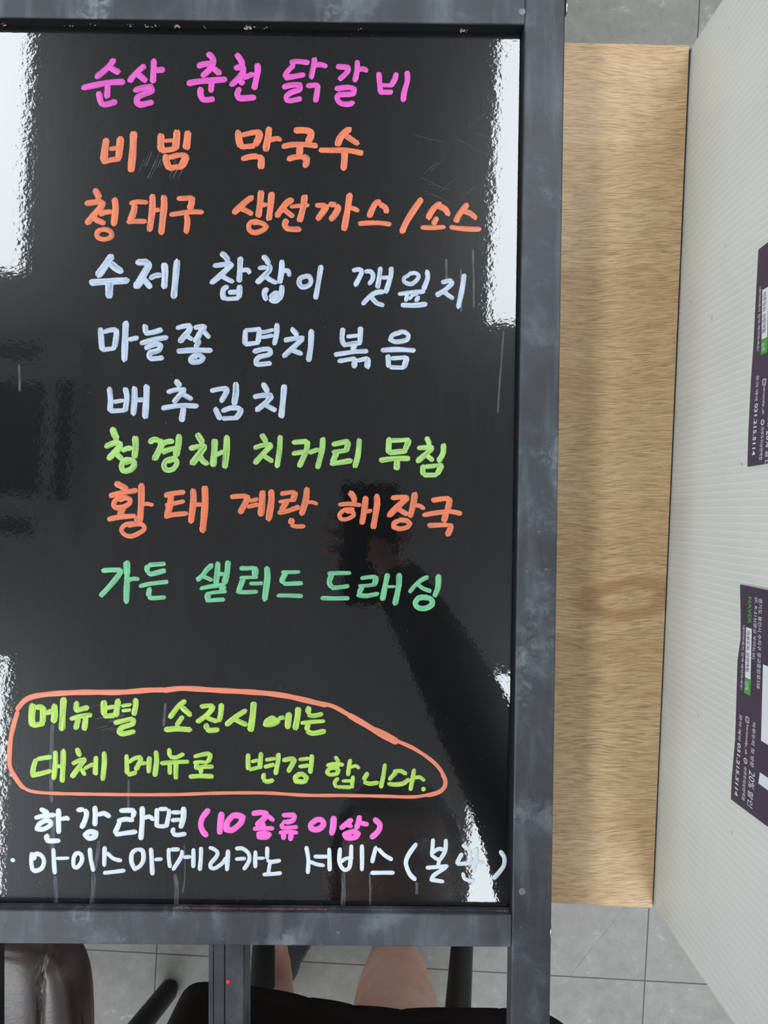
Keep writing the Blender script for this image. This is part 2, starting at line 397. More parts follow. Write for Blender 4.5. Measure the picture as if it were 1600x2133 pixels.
# rear frame of the folded sign: support bar, lower legs, cross bar
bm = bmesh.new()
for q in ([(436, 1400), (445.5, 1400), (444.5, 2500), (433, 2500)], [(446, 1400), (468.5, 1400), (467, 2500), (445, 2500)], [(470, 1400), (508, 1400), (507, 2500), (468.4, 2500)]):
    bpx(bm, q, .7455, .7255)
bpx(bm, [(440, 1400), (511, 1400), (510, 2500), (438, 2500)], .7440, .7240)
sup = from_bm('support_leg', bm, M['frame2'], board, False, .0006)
bm = bmesh.new(); c = P(476, 2045.5, .7456)-BL
bmesh.ops.create_uvsphere(bm, u_segments=20, v_segments=10, radius=.00150, matrix=Matrix.Translation(c) @ Matrix.Diagonal((1, 1.12, .3, 1)))
d = from_bm('paint_dot', bm, M['red'], sup); d['label'] = 'small red paint dot'
bm = bmesh.new(); bpx(bm, [(60, 300), (1000, 300), (1000, 360), (60, 360)], .7455, .7205)
bpx(bm, [(60, 1500), (1000, 1500), (1000, 1560), (60, 1560)], .7455, .7205); 
for x in (60, 950): bpx(bm, [(x, 340), (x+60, 340), (x+60, 1520), (x, 1520)], .7455, .7205)
from_bm('rear_frame', bm, M['black'], board, False)
for x in (60, 950):
    bm = bmesh.new(); bpx(bm, [(x, 340), (x+60, 340), (x+60, 1520), (x, 1520)], .7492, .7452)
    from_bm('spacer', bm, M['black'], board, False)
# hinge bolts on the outer side of the stile
for (x, y, r) in ((1178.6, 17, .0042), (1144.8, 1936, .0042)):
    bm = bmesh.new(); c = P(x, y, FT-.004)-BL
    bmesh.ops.create_uvsphere(bm, u_segments=20, v_segments=12, radius=r, matrix=Matrix.Translation(c) @ Matrix.Diagonal((.36, 1.25, 1.0, 1)))
    from_bm('bolt', bm, M['steel'], board)
# rivet plugs on the stile face
for (x, y) in ((1088, 1857), (1088, 24)):
    bm = bmesh.new(); c = P(x, y, FT)-BL
    bmesh.ops.create_uvsphere(bm, u_segments=20, v_segments=8, radius=.0022, matrix=Matrix.Translation(c) @ Matrix.Diagonal((1, 1, .12, 1)))
    from_bm('rivet', bm, plain('rivet', srgb(112, 118, 124), .45), board)
# crumbs of old paint and chalk along the two inner edges
def specks(name, spots, mat, par):
    bm = bmesh.new()
    for x, y, z, r in spots:
        c = P(x, y, z)-BL
        m = Matrix.Translation(c) @ Matrix.Rotation(random.random()*6, 4, 'Z') @ Matrix.Diagonal((r*random.uniform(.7, 1.8), r*random.uniform(.5, 1), r*.35, 1))
        bmesh.ops.create_icosphere(bm, subdivisions=1, radius=1.0, matrix=m)
    o = from_bm(name, bm, mat, par, True); o['kind'] = 'stuff'; return o
sp = []
for i in range(150):
    x = random.uniform(0, 1055); sp.append((x, 1891.5+x*.0092+random.gauss(0, 2.2), .7612, random.uniform(.0002, .00042)))
for i in range(60): sp.append((random.uniform(20, 1050), random.uniform(1820, 1888), PZ+.0001, random.uniform(.0001, .00022)))
for i in range(130): sp.append((random.uniform(20, 1050), random.uniform(80, 1850), PZ+.0001, random.uniform(.00006, .00018)))
specks('dust', sp, M['dust'], panel)['label'] = 'pale chalk crumbs'
sp = [(random.uniform(360, 680), 0, 0, 0) for i in range(1100)]
sp = [(x, 1891.2+x*.0092+random.gauss(0, 1.6), .7612, random.uniform(.00022, .0006)) for x, *_ in sp]
sp += [(random.gauss(1048, 10), 1900+random.gauss(0, 1.6), .7612, random.uniform(.0003, .0006)) for i in range(30)]
specks('pink_dust', sp, M['pinkdust'], panel)['label'] = 'pink chalk dust along the bottom edge'
sp = []
for x, y, n, s in ((8, 48, 5, .0006), (140, 49, 3, .0005), (192, 49, 3, .0005), (272, 51, 7, .0005), (310, 51, 8, .0005), (328, 51, 3, .0005), (370, 51, 16, .0007), (424, 53, 4, .0004), (517, 50, 20, .0007), (556, 55, 3, .0006), (752, 57, 3, .0004), (967, 59, 14, .0006)):
    for k in range(n):
        xx = x+random.gauss(0, 4); zz = FT-random.uniform(.0045, .0075); ey = 35.2+(xx+40)*15.1/1134.6
        sp.append((xx, 1066.5-(1066.5-ey)*((CAMZ-FT)/(CAMZ-zz))+1.4, zz, s*random.uniform(.45, 1.0)))
specks('paint_chips', sp, plain('chips', srgb(196, 176, 166), .8), panel)['label'] = 'chips of dried paint along the top edge'

# ------------------------------------------------------------------ handwriting: marker strokes traced as ribbons of paint
def spline(pts, step=2.0):
    """Catmull-Rom through the points, resampled"""
    P_ = [Vector((x, y)) for x, y in pts]
    if len(P_) == 2:
        a, b = P_; m = (a+b)/2; n = Vector((-(b-a).y, (b-a).x))*random.uniform(-.012, .012); P_ = [a, m+n, b]
    out = []
    for i in range(len(P_)-1):
        p1, p2 = P_[i], P_[i+1]
        p0 = P_[i-1] if i else p1*2-p2; p3 = P_[i+2] if i+2 < len(P_) else p2*2-p1
        L = (p2-p1).length; k = max(2, int(L/step))
        # sharp corners stay sharp
        t1 = (p2-p0)*.5; t2 = (p3-p1)*.5
        if i and (p1-p0).length > .1 and (p1-p0).normalized().dot((p2-p1).normalized()) < .15: t1 = (p2-p1)*.5
        if i+2 < len(P_) and (p2-p1).normalized().dot((p3-p2).normalized()) < .15: t2 = (p2-p1)*.5
        t1 = t1.normalized()*min(t1.length, L) if t1.length else t1; t2 = t2.normalized()*min(t2.length, L) if t2.length else t2
        for j in range(k):
            s = j/k; a = 2*s**3-3*s*s+1; b = s**3-2*s*s+s; c = -2*s**3+3*s*s; d_ = s**3-s*s
            out.append(p1*a+t1*b+p2*c+t2*d_)
    out.append(P_[-1]); return out
EXT = .10
VS = (-1, -.86, -.5, 0, .5, .86, 1)
class Ink:
    def __init__(s): s.v = []; s.f = []; s.uv = []; s.k = 0
    def stroke(s, pts, wpx, z, th=.00035, rag=1.0, endr=.35):
        c = spline(pts); n = len(c); s.k += 1
        ln = [0.0]
        for a, b in zip(c, c[1:]): ln.append(ln[-1]+(b-a).length)
        T = ln[-1]; u0 = random.uniform(0, 5000); v0 = random.uniform(0, 40)
        # square-ish rounded ends: add the cap length by pulling outward
        r = max(.5, wpx*endr); base = len(s.v); zz = z + (s.k % 37)*.000006
        endj = [[random.uniform(-.10, .10)*wpx*rag for _ in VS] for _ in range(2)]
        ph = [random.uniform(0, 6) for _ in range(4)]
        for i in range(n):
            a = c[max(0, i-2)]; b = c[min(n-1, i+2)]; t = (b-a)
            t = t.normalized() if t.length > 1e-6 else Vector((1, 0)); nn = Vector((-t.y, t.x))
            e = min(ln[i], T-ln[i])
            k = 1.0 if e >= r else .62+.38*math.sqrt(max(0, 1-(1-e/r)**2))
            wl = wpx*.5*k*(1+.05*math.sin(ln[i]*.11+ph[0])+.03*rag*math.sin(ln[i]*.7+ph[1]))
            for q, v in enumerate(VS):
                p = c[i]+nn*v*wl
                if i == 0: p = p-t*(endj[0][q]+wpx*(EXT+.10*(1-v*v)))
                if i == n-1: p = p+t*(endj[1][q]+wpx*(EXT+.10*(1-v*v)))
                h = th*(1-v**4)*(1 if e > 1 else .5)
                s.v.append(P(p.x, p.y, zz+h)-BL); s.uv.append((u0+ln[i], v0+v))
        m = len(VS)
        for i in range(n-1):
            for q in range(m-1):
                a = base+i*m+q; s.f.append((a, a+m, a+m+1, a+1))
    def build(s, name, mat, parent):
        me = bpy.data.meshes.new(name); me.from_pydata([tuple(v) for v in s.v], [], s.f)
        uvl = me.uv_layers.new(name='UVMap')
        for lp in me.loops: uvl.data[lp.index].uv = s.uv[lp.vertex_index]
        me.update()
        if me.polygons[0].normal.z < 0: me.flip_normals()
        return link(name, me, mat, parent, True)
INK = dict(
    pink=mat_paint('pink_marker', srgb(220, 84, 184), srgb(146, 82, 136)), hotpink=mat_paint('hot_pink_marker', srgb(246, 108, 202), srgb(236, 102, 192), .4, .3),
    orange=mat_paint('orange_marker', srgb(228, 120, 80), srgb(140, 98, 88)), palewhite=mat_paint('pale_white_marker', srgb(186, 198, 216), srgb(112, 124, 148)),
    white=mat_paint('white_marker', srgb(212, 219, 227), srgb(178, 189, 203), .35, .4), lime=mat_paint('lime_marker', srgb(162, 204, 112), srgb(88, 122, 78)),
    yellowgreen=mat_paint('yellow_green_marker', srgb(176, 212, 92), srgb(104, 138, 70)), green=mat_paint('green_marker', srgb(118, 192, 142), srgb(64, 108, 90)),
    coral=mat_paint('coral_marker', srgb(230, 132, 102), srgb(180, 112, 98), .35, .5))
# each block: x0, y0, scale of the traced close-up, stroke width there, strokes "x,y x,y ..." (a leading wNN: sets another width)
LINES = [
('pink', 'top line of pink handwriting', [
 (150,100,4,51,"350,95 310,150 250,205 203,245;318,165 355,185 393,205;90,332 200,308 320,287 435,282;298,300 292,410;222,368 240,450 272,472 368,447;605,148 560,185 510,235 478,280;530,205 575,240 617,275;683,98 675,285;690,186 765,180;520,355 580,335 655,325 662,358 600,385 548,410 542,450 570,472 673,450;1133,45 1165,75 1185,120;1050,150 1100,135 1190,125;1180,138 1140,185 1085,235;1175,165 1210,195 1235,215;965,295 1060,278 1285,262;1165,272 1157,362;1072,332 1072,390 1100,430 1182,425;1372,52 1400,90 1425,140;1360,168 1420,155;1425,150 1425,200 1390,250 1325,310;1385,260 1410,280 1425,300;w44:1430,248 1510,215;1545,135 1548,190 1518,340;1395,335 1378,385 1402,418 1525,412"),
 (550,100,4,46,"222,120 280,112 372,122;250,140 200,190 172,238;175,250 335,222;422,85 413,150 392,250;418,142 470,138 520,153;158,328 220,310 298,306 298,345 230,370 190,400 192,432 220,440 308,422;360,315 440,310 448,325 430,445;608,155 698,160 700,190 660,235 627,262;778,108 775,190 757,275;780,178 830,175 860,192;598,340 700,328 752,340 742,380 620,392 610,425 640,460 700,468 745,455;957,208 965,300 972,372;1103,210 1090,260 1065,305;w36:972,308 1075,312;962,368 1068,367;1193,200 1195,270 1168,370 1160,440"),
]),
('orange', 'upper line of orange handwriting', [
 (180,250,16/3,82,"222,215 205,330 192,455;380,195 370,300 357,425;w52:262,322 370,306;w62:185,468 280,442 370,430;525,140 515,350 495,570;830,160 825,250 830,335;1005,120 1000,230 987,320;w46:870,232 970,222;w62:832,342 985,322;1128,130 1120,220 1108,320;885,390 890,460 918,535;w62:930,418 1010,392 1108,390;1108,395 1100,430 1060,515;w62:920,540 1000,522 1068,525"),
 (480,250,16/3,76,"85,125 95,220 115,300;w60:130,168 240,142 335,133;330,140 315,200 278,275;w60:115,300 268,286;430,90 420,180 392,335;w56:440,222 520,205 560,222;w64:132,432 220,408 305,402;310,405 342,430 340,535;715,118 800,113 888,132 890,190 858,245;w62:578,295 680,275 820,272 962,287;775,285 767,385;w64:640,435 720,412 800,406;805,408 845,430 842,480 822,515;1330,100 1280,130 1220,200 1190,280;w64:1280,170 1350,220 1420,265;w62:990,335 1130,336 1300,338 1470,368;1268,350 1268,430 1258,545"),
]),
('orange', 'lower line of orange handwriting with a slash', [
 (160,380,16/3,74,"200,80 230,130 250,178;w64:100,235 180,222 280,212;290,212 270,270 200,350 112,455;w66:165,360 220,415 308,455;w60:258,358 310,332 388,325;420,182 430,290 410,470;w56:270,520 225,560 235,610 300,632 370,615 390,580 365,540 310,522 250,530;w54:592,232 680,216 785,222;645,245 630,330 592,430;w54:562,440 650,432 765,432;840,140 838,300 808,535;w52:865,312 918,302;968,150 970,260 955,400 938,565;w60:1122,178 1200,176 1280,170;1285,168 1275,230 1255,300;w58:1042,358 1150,342 1280,326 1400,330;w64:1218,365 1230,430 1215,560"),
 (460,380,40/7,76,"378,175 320,210 240,280 155,362;w66:195,292 280,325 372,375;480,105 470,220 447,408;w56:450,270 548,265;605,125 595,260 572,445;w62:445,462 360,475 332,520 350,575 410,598 500,568 545,530 510,495 440,475 380,482;850,205 790,240 730,310 665,402;w66:728,302 790,352 860,405;w50:832,290 920,278 1045,272;1000,155 980,300 937,460;w70:785,445 762,500 800,552 945,558;w64:1132,272 1248,276;1262,282 1210,360 1152,438;w64:1290,260 1368,266;1385,275 1395,310 1360,380 1305,445;1535,140 1510,320 1467,565"),
 (730,390,16/3,66,"w52:-10,225 50,242 90,265;328,152 280,180 240,250 208,330;330,188 390,230 403,280;w54:92,405 200,397 330,397 445,413;w70:788,132 700,260 620,390 572,500;1000,178 940,220 890,290 862,350;975,208 1050,242 1090,305;962,338 922,410;w52:790,445 900,450 1045,442;1298,190 1240,260 1200,320 1172,385;w60:1252,262 1330,290 1398,345;w58:1110,442 1200,456 1350,466 1445,466"),
]),
('palewhite', 'first line of white handwriting', [
 (170,520,1600/260,100,"388,80 330,160 270,250 205,335;w92:375,178 440,235 515,280;w86:112,422 300,410 598,395;355,415 352,612;w90:705,165 845,160;850,165 855,210 800,310 740,420 692,480;w76:800,370 840,430 885,482;w72:882,368 940,335 1015,325;w86:1060,178 1070,300 1058,490;w84:1225,138 1205,350 1182,612"),
 (430,520,40/7,68,"175,42 220,75 262,130;w62:88,192 180,180 300,165;312,175 230,250 140,330 58,398;w60:175,308 250,352 318,382;405,95 400,220 390,378;w58:425,245 490,242 517,280;250,438 202,475 197,550 218,590;395,432 395,520 387,570;w58:268,508 375,505;w54:225,588 385,578;672,80 715,118 742,175;w56:625,220 715,212;752,185 752,240 690,310 602,395;w58:705,318 760,360 832,395;900,135 895,250 872,395;w56:905,255 968,252 990,312;725,468 692,500 697,560 718,595;898,432 893,520 868,588;w70:762,572 828,522 870,560 830,608 772,600 822,570;w60:1200,315 1125,335 1102,390 1140,445 1215,428 1245,380 1228,325 1180,310;w62:1365,195 1340,350 1300,582"),
 (710,530,16/3,56,"w50:132,178 200,166 240,185;238,190 200,270 160,345;w50:270,190 330,190 358,230 350,280 312,330;440,145 425,270 408,368;w42:455,258 528,254;560,145 555,240 500,422;478,415 400,422 330,462 242,552;w52:342,480 400,540 475,565;w48:760,225 702,265 712,308 780,328 838,290 866,240 828,208 760,212;958,182 965,260 918,392;w50:645,440 760,425 925,412;w50:740,445 722,515;w34:762,500 800,455 855,440;w48:868,470 832,518;w56:675,562 800,566 950,552;w54:1125,312 1200,290 1232,292;1238,295 1225,335 1150,400 1062,455;w48:1130,402 1190,450 1250,490;w58:1370,225 1355,350 1305,592"),
]),
('palewhite', 'second line of white handwriting', [
 (190,660,40/7,70,"110,140 120,260 130,390;w58:150,182 220,158 295,152;300,152 298,230 278,362;w56:132,394 285,372;w78:412,62 405,250 395,520;w60:445,272 500,260 555,246;640,100 650,195;w64:645,198 740,184 840,152;w62:590,315 720,277 905,242;w64:642,372 740,332 815,330 828,355 800,398 700,430 692,470 720,498 852,487;w58:1018,135 1100,112 1185,102;1188,105 1160,170 1100,240 1052,298;w56:1132,222 1200,268;w58:1228,130 1300,117 1355,112;1358,115 1310,170 1260,260 1235,295;w58:1340,172 1405,245;w66:1290,282 1240,370;w66:1025,410 1200,397 1432,400;w62:1240,452 1184,500 1204,538 1298,528 1336,490 1280,452 1230,482"),
 (490,660,4,44,"85,112 80,226;w38:82,112 210,102;205,102 190,215;w38:82,228 198,214;w32:222,130 318,107;w32:222,172 316,154;348,60 345,140 326,230;w42:152,290 220,272 286,266;w42:290,268 290,310 200,335 175,365 182,395 298,387;470,98 518,152;w42:412,195 490,181 568,175;565,182 490,250 402,330;w42:462,270 555,308;w48:635,112 630,240 612,366;898,98 890,180 902,232;1045,88 1040,216;w32:932,164 1030,154;w40:900,236 1048,216;w46:1000,226 977,278;w38:828,315 1000,290 1102,285;w38:862,370 960,352 1000,346;w48:1000,348 990,420;w36:1020,366 1080,350 1105,346;w52:1108,350 1100,425;w40:1380,128 1312,152 1292,190 1340,208 1428,192 1442,152 1400,124 1340,140;w42:1222,278 1350,272 1496,280;w46:1275,322 1277,415;w36:1302,346 1428,336;w48:1430,338 1422,370 1405,425;w36:1290,420 1408,424"),
]),
('palewhite', 'short third line of white handwriting', [
 (200,780,3.8095,45,"106,108 115,200 110,290;232,108 245,180 232,290;w34:142,219 218,206;w38:112,290 228,285;w50:305,103 305,200 296,318;w38:332,204 380,200;w52:402,88 400,180 390,344;632,48 668,92;w40:568,140 640,121 712,121;705,124 660,170 617,220;w40:690,156 760,196;w40:524,268 660,247 806,250;w50:695,266 680,368;w40:912,130 970,117 1038,110;1042,110 1030,150 992,215;w50:1110,68 1110,150 1097,235;w46:946,268 985,352;w40:1002,290 1070,266 1145,268;w46:1150,270 1140,310 1110,346;w36:1004,350 1128,346;1327,74 1363,136;w42:1254,178 1320,166 1398,166;1395,172 1350,222 1272,286;w38:1342,240 1426,286;w48:1494,88 1485,200 1470,338"),
]),
('lime', 'line of light green handwriting', [
 (200,880,16/3,74,"185,68 205,130 235,185;w66:105,268 180,235 250,212;265,220 255,280 190,350 138,402;w64:218,342 260,380 288,405;w60:292,318 340,290 398,286;435,160 440,270 427,388;w66:410,422 322,422 285,480 305,535 380,525 425,470 398,422 312,450;w66:595,222 640,192 698,195;705,195 728,240 700,310 648,412;w58:738,235 800,212 860,208;w60:738,332 800,305 878,285;922,145 915,250 887,372;w60:888,392 785,422 755,480 785,528 858,516 900,450 878,402 792,430;w68:1122,125 1150,170 1185,226;w60:1044,290 1110,272 1215,258;1212,262 1150,350 1064,462;w60:1152,370 1190,430 1240,462;1320,195 1315,320 1300,480;w50:1320,370 1415,322;1455,155 1450,300 1430,500"),
 (500,890,3.478,41,"157,54 190,106;w36:103,150 160,131 228,125;228,132 170,190 108,260;w36:162,200 236,248;292,64 285,170 268,288;w38:382,110 440,105 486,102;490,104 480,170 430,284;w36:382,190 468,177;w34:502,184 568,160;600,78 595,160 562,294;w38:672,125 740,110 786,102;788,104 775,150 770,172;w34:672,180 778,166;w42:700,184 667,256;w38:658,265 808,241;865,88 855,200 832,288;w42:1080,79 1076,182;w34:1095,96 1226,91;1226,95 1198,160;w38:1078,185 1206,171;w38:1014,240 1120,226 1226,226;w46:1140,232 1135,304;1352,74 1375,128;w36:1288,150 1398,146;1394,152 1340,200 1284,248;w36:1352,202 1398,240;w42:1475,124 1470,190 1438,248;1325,278 1325,342;w32:1342,286 1465,271;1466,274 1430,336;w34:1328,346 1428,346"),
]),
('orange', 'line of orange handwriting below the light green line', [
 (200,1000,40/7,78,"235,38 310,75 365,108;w62:165,188 300,152 485,122;w62:350,205 245,230 210,290 242,328 330,318 395,280 405,235 350,210 272,240;330,315 282,415;w62:145,468 280,440 465,426;540,50 540,250 522,485;w46:532,295 600,282 678,296;w56:480,512 352,532 302,590 342,648 420,668 518,628 576,580 556,532 490,524 382,540;w50:475,440 488,500;w62:820,184 900,162 1052,142;895,185 880,300 842,432;w54:832,300 920,280 1048,252;w58:820,440 920,412 1085,396;1155,112 1160,250 1130,502;w48:1174,296 1258,285;w82:1295,80 1300,250 1270,612"),
 (460,1000,1600/260,82,"w62:130,214 250,205 340,202;345,205 325,270 245,422;w52:372,270 476,242;w56:348,344 476,310;w86:535,145 530,280 512,455;w84:645,135 650,260 612,510;w60:768,175 870,160 945,152;952,155 945,200 922,255;w46:748,280 850,262 955,256;w76:850,272 772,392;w64:740,418 850,398 1005,342;w82:1105,105 1090,250 1035,440;w46:1084,285 1180,285 1238,310;910,500 902,560;w56:902,578 970,594 1072,592"),
 (690,1010,16/3,68,"208,84 240,120 265,180;w48:88,220 200,210 326,225;w48:250,270 152,278 94,330 114,378 180,378 248,340 238,302 160,290;385,135 370,270 342,432;w48:374,300 446,286;506,115 510,220 467,480;w56:674,145 770,136 850,136;852,140 795,190 710,270 638,345;w56:712,242 780,290 845,328;930,92 915,200 877,352;w46:922,226 980,232 1032,265;w54:770,392 702,422 694,468 760,488 848,468 876,430 838,398 760,388;w56:1122,172 1220,157 1310,148;1318,150 1308,220 1290,278;w54:1024,335 1160,312 1320,296 1446,320;72,0 72,0;1278,312 1252,402;w56:1078,450 1180,446 1295,442;1305,445 1330,465 1292,560"),
]),
('green', 'line of deep green handwriting', [
 (190,1160,16/3,60,"w56:124,152 230,145 335,146;335,150 300,210 220,310 104,435;w78:395,55 398,200;w66:400,190 390,505;w46:402,260 470,242 528,246;w52:640,90 820,76;w60:622,95 620,160;w56:625,165 665,190 822,150;w48:538,324 650,300 852,276;650,345 636,430;w50:640,448 690,458 822,448"),
 (390,1160,1600/270,64,"308,98 240,160 190,230 124,286;w52:154,235 220,250 306,288;w70:380,70 370,200 355,330;w52:375,214 448,210;w74:505,58 490,200 457,330;w54:164,390 280,366 445,346;w80:446,350 430,420;w46:234,458 330,440 478,426;w74:256,452 250,522;w52:234,540 458,526;w56:654,140 750,140 835,134;w80:842,138 838,238;w44:654,258 740,254 866,250;w66:692,268 632,424;w50:614,432 720,436 866,430;w50:775,328 928,325;w78:985,128 990,260 956,532;w48:1170,190 1270,190 1386,185;w66:1220,198 1172,285 1190,320;w54:1192,334 1300,330 1420,325;w50:1116,476 1250,476 1420,484"),
 (650,1170,16/3,50,"w44:180,130 300,126 426,126;w60:218,142 192,230 220,285;w50:215,290 300,286 406,270;w48:104,404 250,408 406,405;w44:544,184 640,170 708,166;w64:712,170 700,245;w40:520,268 620,265 716,250;w58:560,278 520,348;w52:506,368 600,380 735,356;w62:840,138 815,260 782,424;w34:826,280 926,276;w64:968,138 965,260 922,474;1286,170 1220,200 1140,270 1084,338;w46:1172,252 1240,300 1320,328;w62:1405,150 1400,280 1364,384;w60:1290,398 1192,402 1148,460 1182,512 1268,516 1336,470 1316,412 1240,398"),
]),
('yellowgreen', 'upper yellow-green note line inside the coral ring', [
 (0,1420,4,54,"w60:275,190 265,270 266,358;w46:300,215 355,208;w56:360,212 355,340;w46:272,366 366,346;w42:382,264 438,240;455,194 455,280 446,336;530,140 522,270 516,400;w50:640,170 632,235;w44:632,242 735,214;w40:588,310 660,290 762,276;w48:655,300 632,392;w48:715,298 702,400;865,164 866,275;985,154 966,285;w36:892,218 956,206;w44:868,286 956,280;w32:1014,202 1090,190;w32:1018,242 1090,234;w48:1130,144 1130,200 1116,276;w40:954,344 1030,325 1108,306;w44:1112,310 1106,350 1012,384 992,418 1022,434 1122,415"),
 (330,1420,4,45,"222,160 170,200 94,300;195,212 270,280;w42:202,290 152,364;w46:56,400 150,392 270,400;w40:354,208 400,200 456,198;458,202 438,240 400,280 324,336;w40:388,285 430,310 486,330;w48:525,188 520,260 507,328;w48:400,354 402,396;w44:404,402 440,406 500,400;730,238 650,290 564,360;w42:632,310 690,340 736,360;w54:795,175 785,290 767,408;w46:962,296 904,330 892,356 950,354 996,330 950,312 922,330;w40:1004,302 1048,300;w54:1088,266 1076,384;w52:1166,218 1160,290 1140,394;w48:1254,214 1245,262;w38:1248,278 1300,284 1366,268;w34:1190,345 1280,335 1382,328;w46:1250,350 1236,400;w44:1240,415 1290,430 1386,412"),
]),
('yellowgreen', 'lower yellow-green note line inside the coral ring', [
 (0,1540,4,44,"w40:314,164 426,146;300,168 280,230 272,288;w42:262,300 340,285 422,262;462,100 462,200 448,330;w36:468,224 512,224;w46:528,90 525,220 518,352;642,80 665,136;w38:604,204 650,180 712,166;708,168 660,230 598,314;w38:678,248 708,296;w34:704,244 776,206;800,145 795,294;868,110 870,200 856,338;w40:1055,130 1060,286;w36:1076,190 1120,160 1176,146;1178,150 1168,185 1132,255;w38:1068,295 1136,276;w32:1174,204 1218,195;w42:1245,148 1240,274;1300,100 1305,180 1291,304;w40:1410,80 1414,140;w36:1418,148 1470,150 1530,122;w36:1340,200 1450,190 1570,185;w38:1415,204 1415,290;w40:1468,194 1466,328"),
 (360,1540,5,52,"w46:224,180 300,160 384,146;392,150 388,185 367,236;w42:220,244 290,236 358,244;w52:256,246 238,302;w44:245,302 330,286 420,285;w48:300,302 290,352;w50:176,388 280,382 420,385;w50:785,155 786,315;920,144 906,302;w38:820,234 886,216;w42:796,316 896,292;w42:970,214 1066,200;w42:954,288 1056,262;1100,150 1095,230 1070,362;w50:950,358 940,415;w48:945,428 990,440 1046,425;w48:1150,218 1210,206 1266,200;1272,205 1250,250 1202,338;w42:1316,210 1416,200;w42:1316,284 1416,270;1450,165 1445,240 1430,348;w52:1340,358 1280,390 1284,436 1368,440 1396,400 1348,362 1292,370"),
 (640,1520,5,48,"w42:293,280 330,335;w42:206,372 280,356 376,365;w44:328,398 242,402 204,440 232,468 308,458 326,422 270,388 222,410;w46:450,312 438,380 425,474;w36:448,394 505,376 542,402;w42:320,506 287,550 302,598;w42:478,485 466,604;w36:368,534 456,534;w38:312,596 456,600;w46:630,450 588,520;w44:592,545 650,562 738,550;w46:810,360 795,470 766,602;w44:898,434 975,430 1030,462;w46:930,440 855,520;w48:845,562 920,570 1000,558 1062,515;w46:1115,412 1100,500 1076,630;w38:1114,504 1170,494 1222,530;w50:1216,606 1206,634"),
]),
('coral', 'coral ring drawn around the yellow-green note', [
 (0,0,1,11,"35,1478 52,1459 73,1450 112,1445 175,1442 250,1442 312,1437.5 342,1437;w11:340,1438 380,1434 455,1438 542,1443 592,1449 630,1457 680,1469;w9:645,1462 690,1470 730,1491 764,1511;w12:726,1489 764,1511 795,1530 826,1547;w9:764,1513 800,1527 828,1543;w8:822,1541 860,1558 890,1577 910,1594 922,1611 928,1627 926,1640 914,1650;w9:922,1612 928,1627 925,1641 912,1651 890,1657;w7:905,1652 890,1656 860,1660 800,1658.5 720,1657 640,1656.5 560,1652 500,1651.5 440,1652.5 360,1655 250,1655 125,1653;w7:130,1653 87,1651 62,1647 45,1638;w10:52,1642 45,1637 30,1616 20.5,1595 20,1565 23,1535 29,1508 37,1482"),
]),
('white', 'white handwriting starting the last two lines', [
 (50,1660,40/9,50,"155,112 190,132 222,148;w44:104,194 180,176 286,166;w46:215,210 145,250 120,295 180,298 245,260 240,224 190,218;320,115 320,230 322,332;w42:345,205 395,196 415,208;220,352 202,392;w46:206,400 240,407 328,404;w48:494,122 550,114;568,120 580,160 560,230 532,285;657,92 660,180 656,262;w46:684,165 740,152 795,182;w50:610,318 565,350 602,382 655,368 665,332 615,322 575,340;w46:890,127 960,124 1022,125;w46:1025,130 1006,186;w44:868,222 940,206 1012,215;w48:888,228 842,335;w44:848,350 930,336 1040,322;1095,95 1095,220 1082,392;w42:1114,196 1160,182 1200,212;w44:1230,112 1228,276;w42:1252,112 1325,110;w44:1345,118 1342,160 1318,275;w40:1228,270 1312,272;w38:1372,142 1448,142;w38:1366,216 1448,210;w52:1478,100 1475,200 1450,284;w48:1386,292 1372,330;w44:1378,342 1420,352 1496,341"),
]),
('hotpink', 'hot pink handwriting in brackets', [
 (400,1670,3.81,50,"w46:132,62 82,130 70,190 90,240 118,270;235,88 225,180 220,252;w48:330,104 282,160 274,220 320,224 386,170 402,122 358,108 312,112;w42:480,94 540,86 598,90;598,95 570,135 514,186;w40:604,112 646,148;w40:572,172 562,208;w36:490,215 570,211 645,211;w38:590,244 528,253 532,282 588,282 616,260 580,244;w40:720,106 770,106 816,104;w42:818,108 800,148 744,165;w34:722,160 800,156;w36:722,172 706,200;w32:706,206 780,205 836,199;w34:694,246 770,240 836,246;w40:730,254 726,296;w42:790,254 780,304;w46:990,142 944,180 954,216 1008,216 1044,180 1026,144 972,144;w50:1125,122 1120,200 1108,258;w44:1268,142 1220,180 1180,212;w38:1234,182 1268,196;w46:1330,115 1320,170 1304,212;w38:1334,167 1396,180;w44:1280,234 1212,260 1234,286 1298,282 1320,252 1270,230;w46:1448,138 1490,180 1480,230 1424,286"),
]),
('white', 'long white last line starting with a dot and ending in brackets', [
 (0,1750,40/9,42,"w42:106,180 132,190;295,118 290,200 302,268 332,284 388,258 408,190 378,138 330,130 312,180;495,82 500,200 508,308;w32:524,169 636,165;w40:712,112 684,160 682,238 712,254 756,200 756,142 718,112;832,78 840,170 865,284;w42:970,64 968,130 965,238;w38:992,118 1050,170 1124,190;w38:960,304 1154,281;w42:1272,82 1224,120 1218,200 1248,268 1298,238 1328,180 1322,102 1280,82;w44:1398,78 1405,180 1412,318;w34:1434,180 1500,175"),
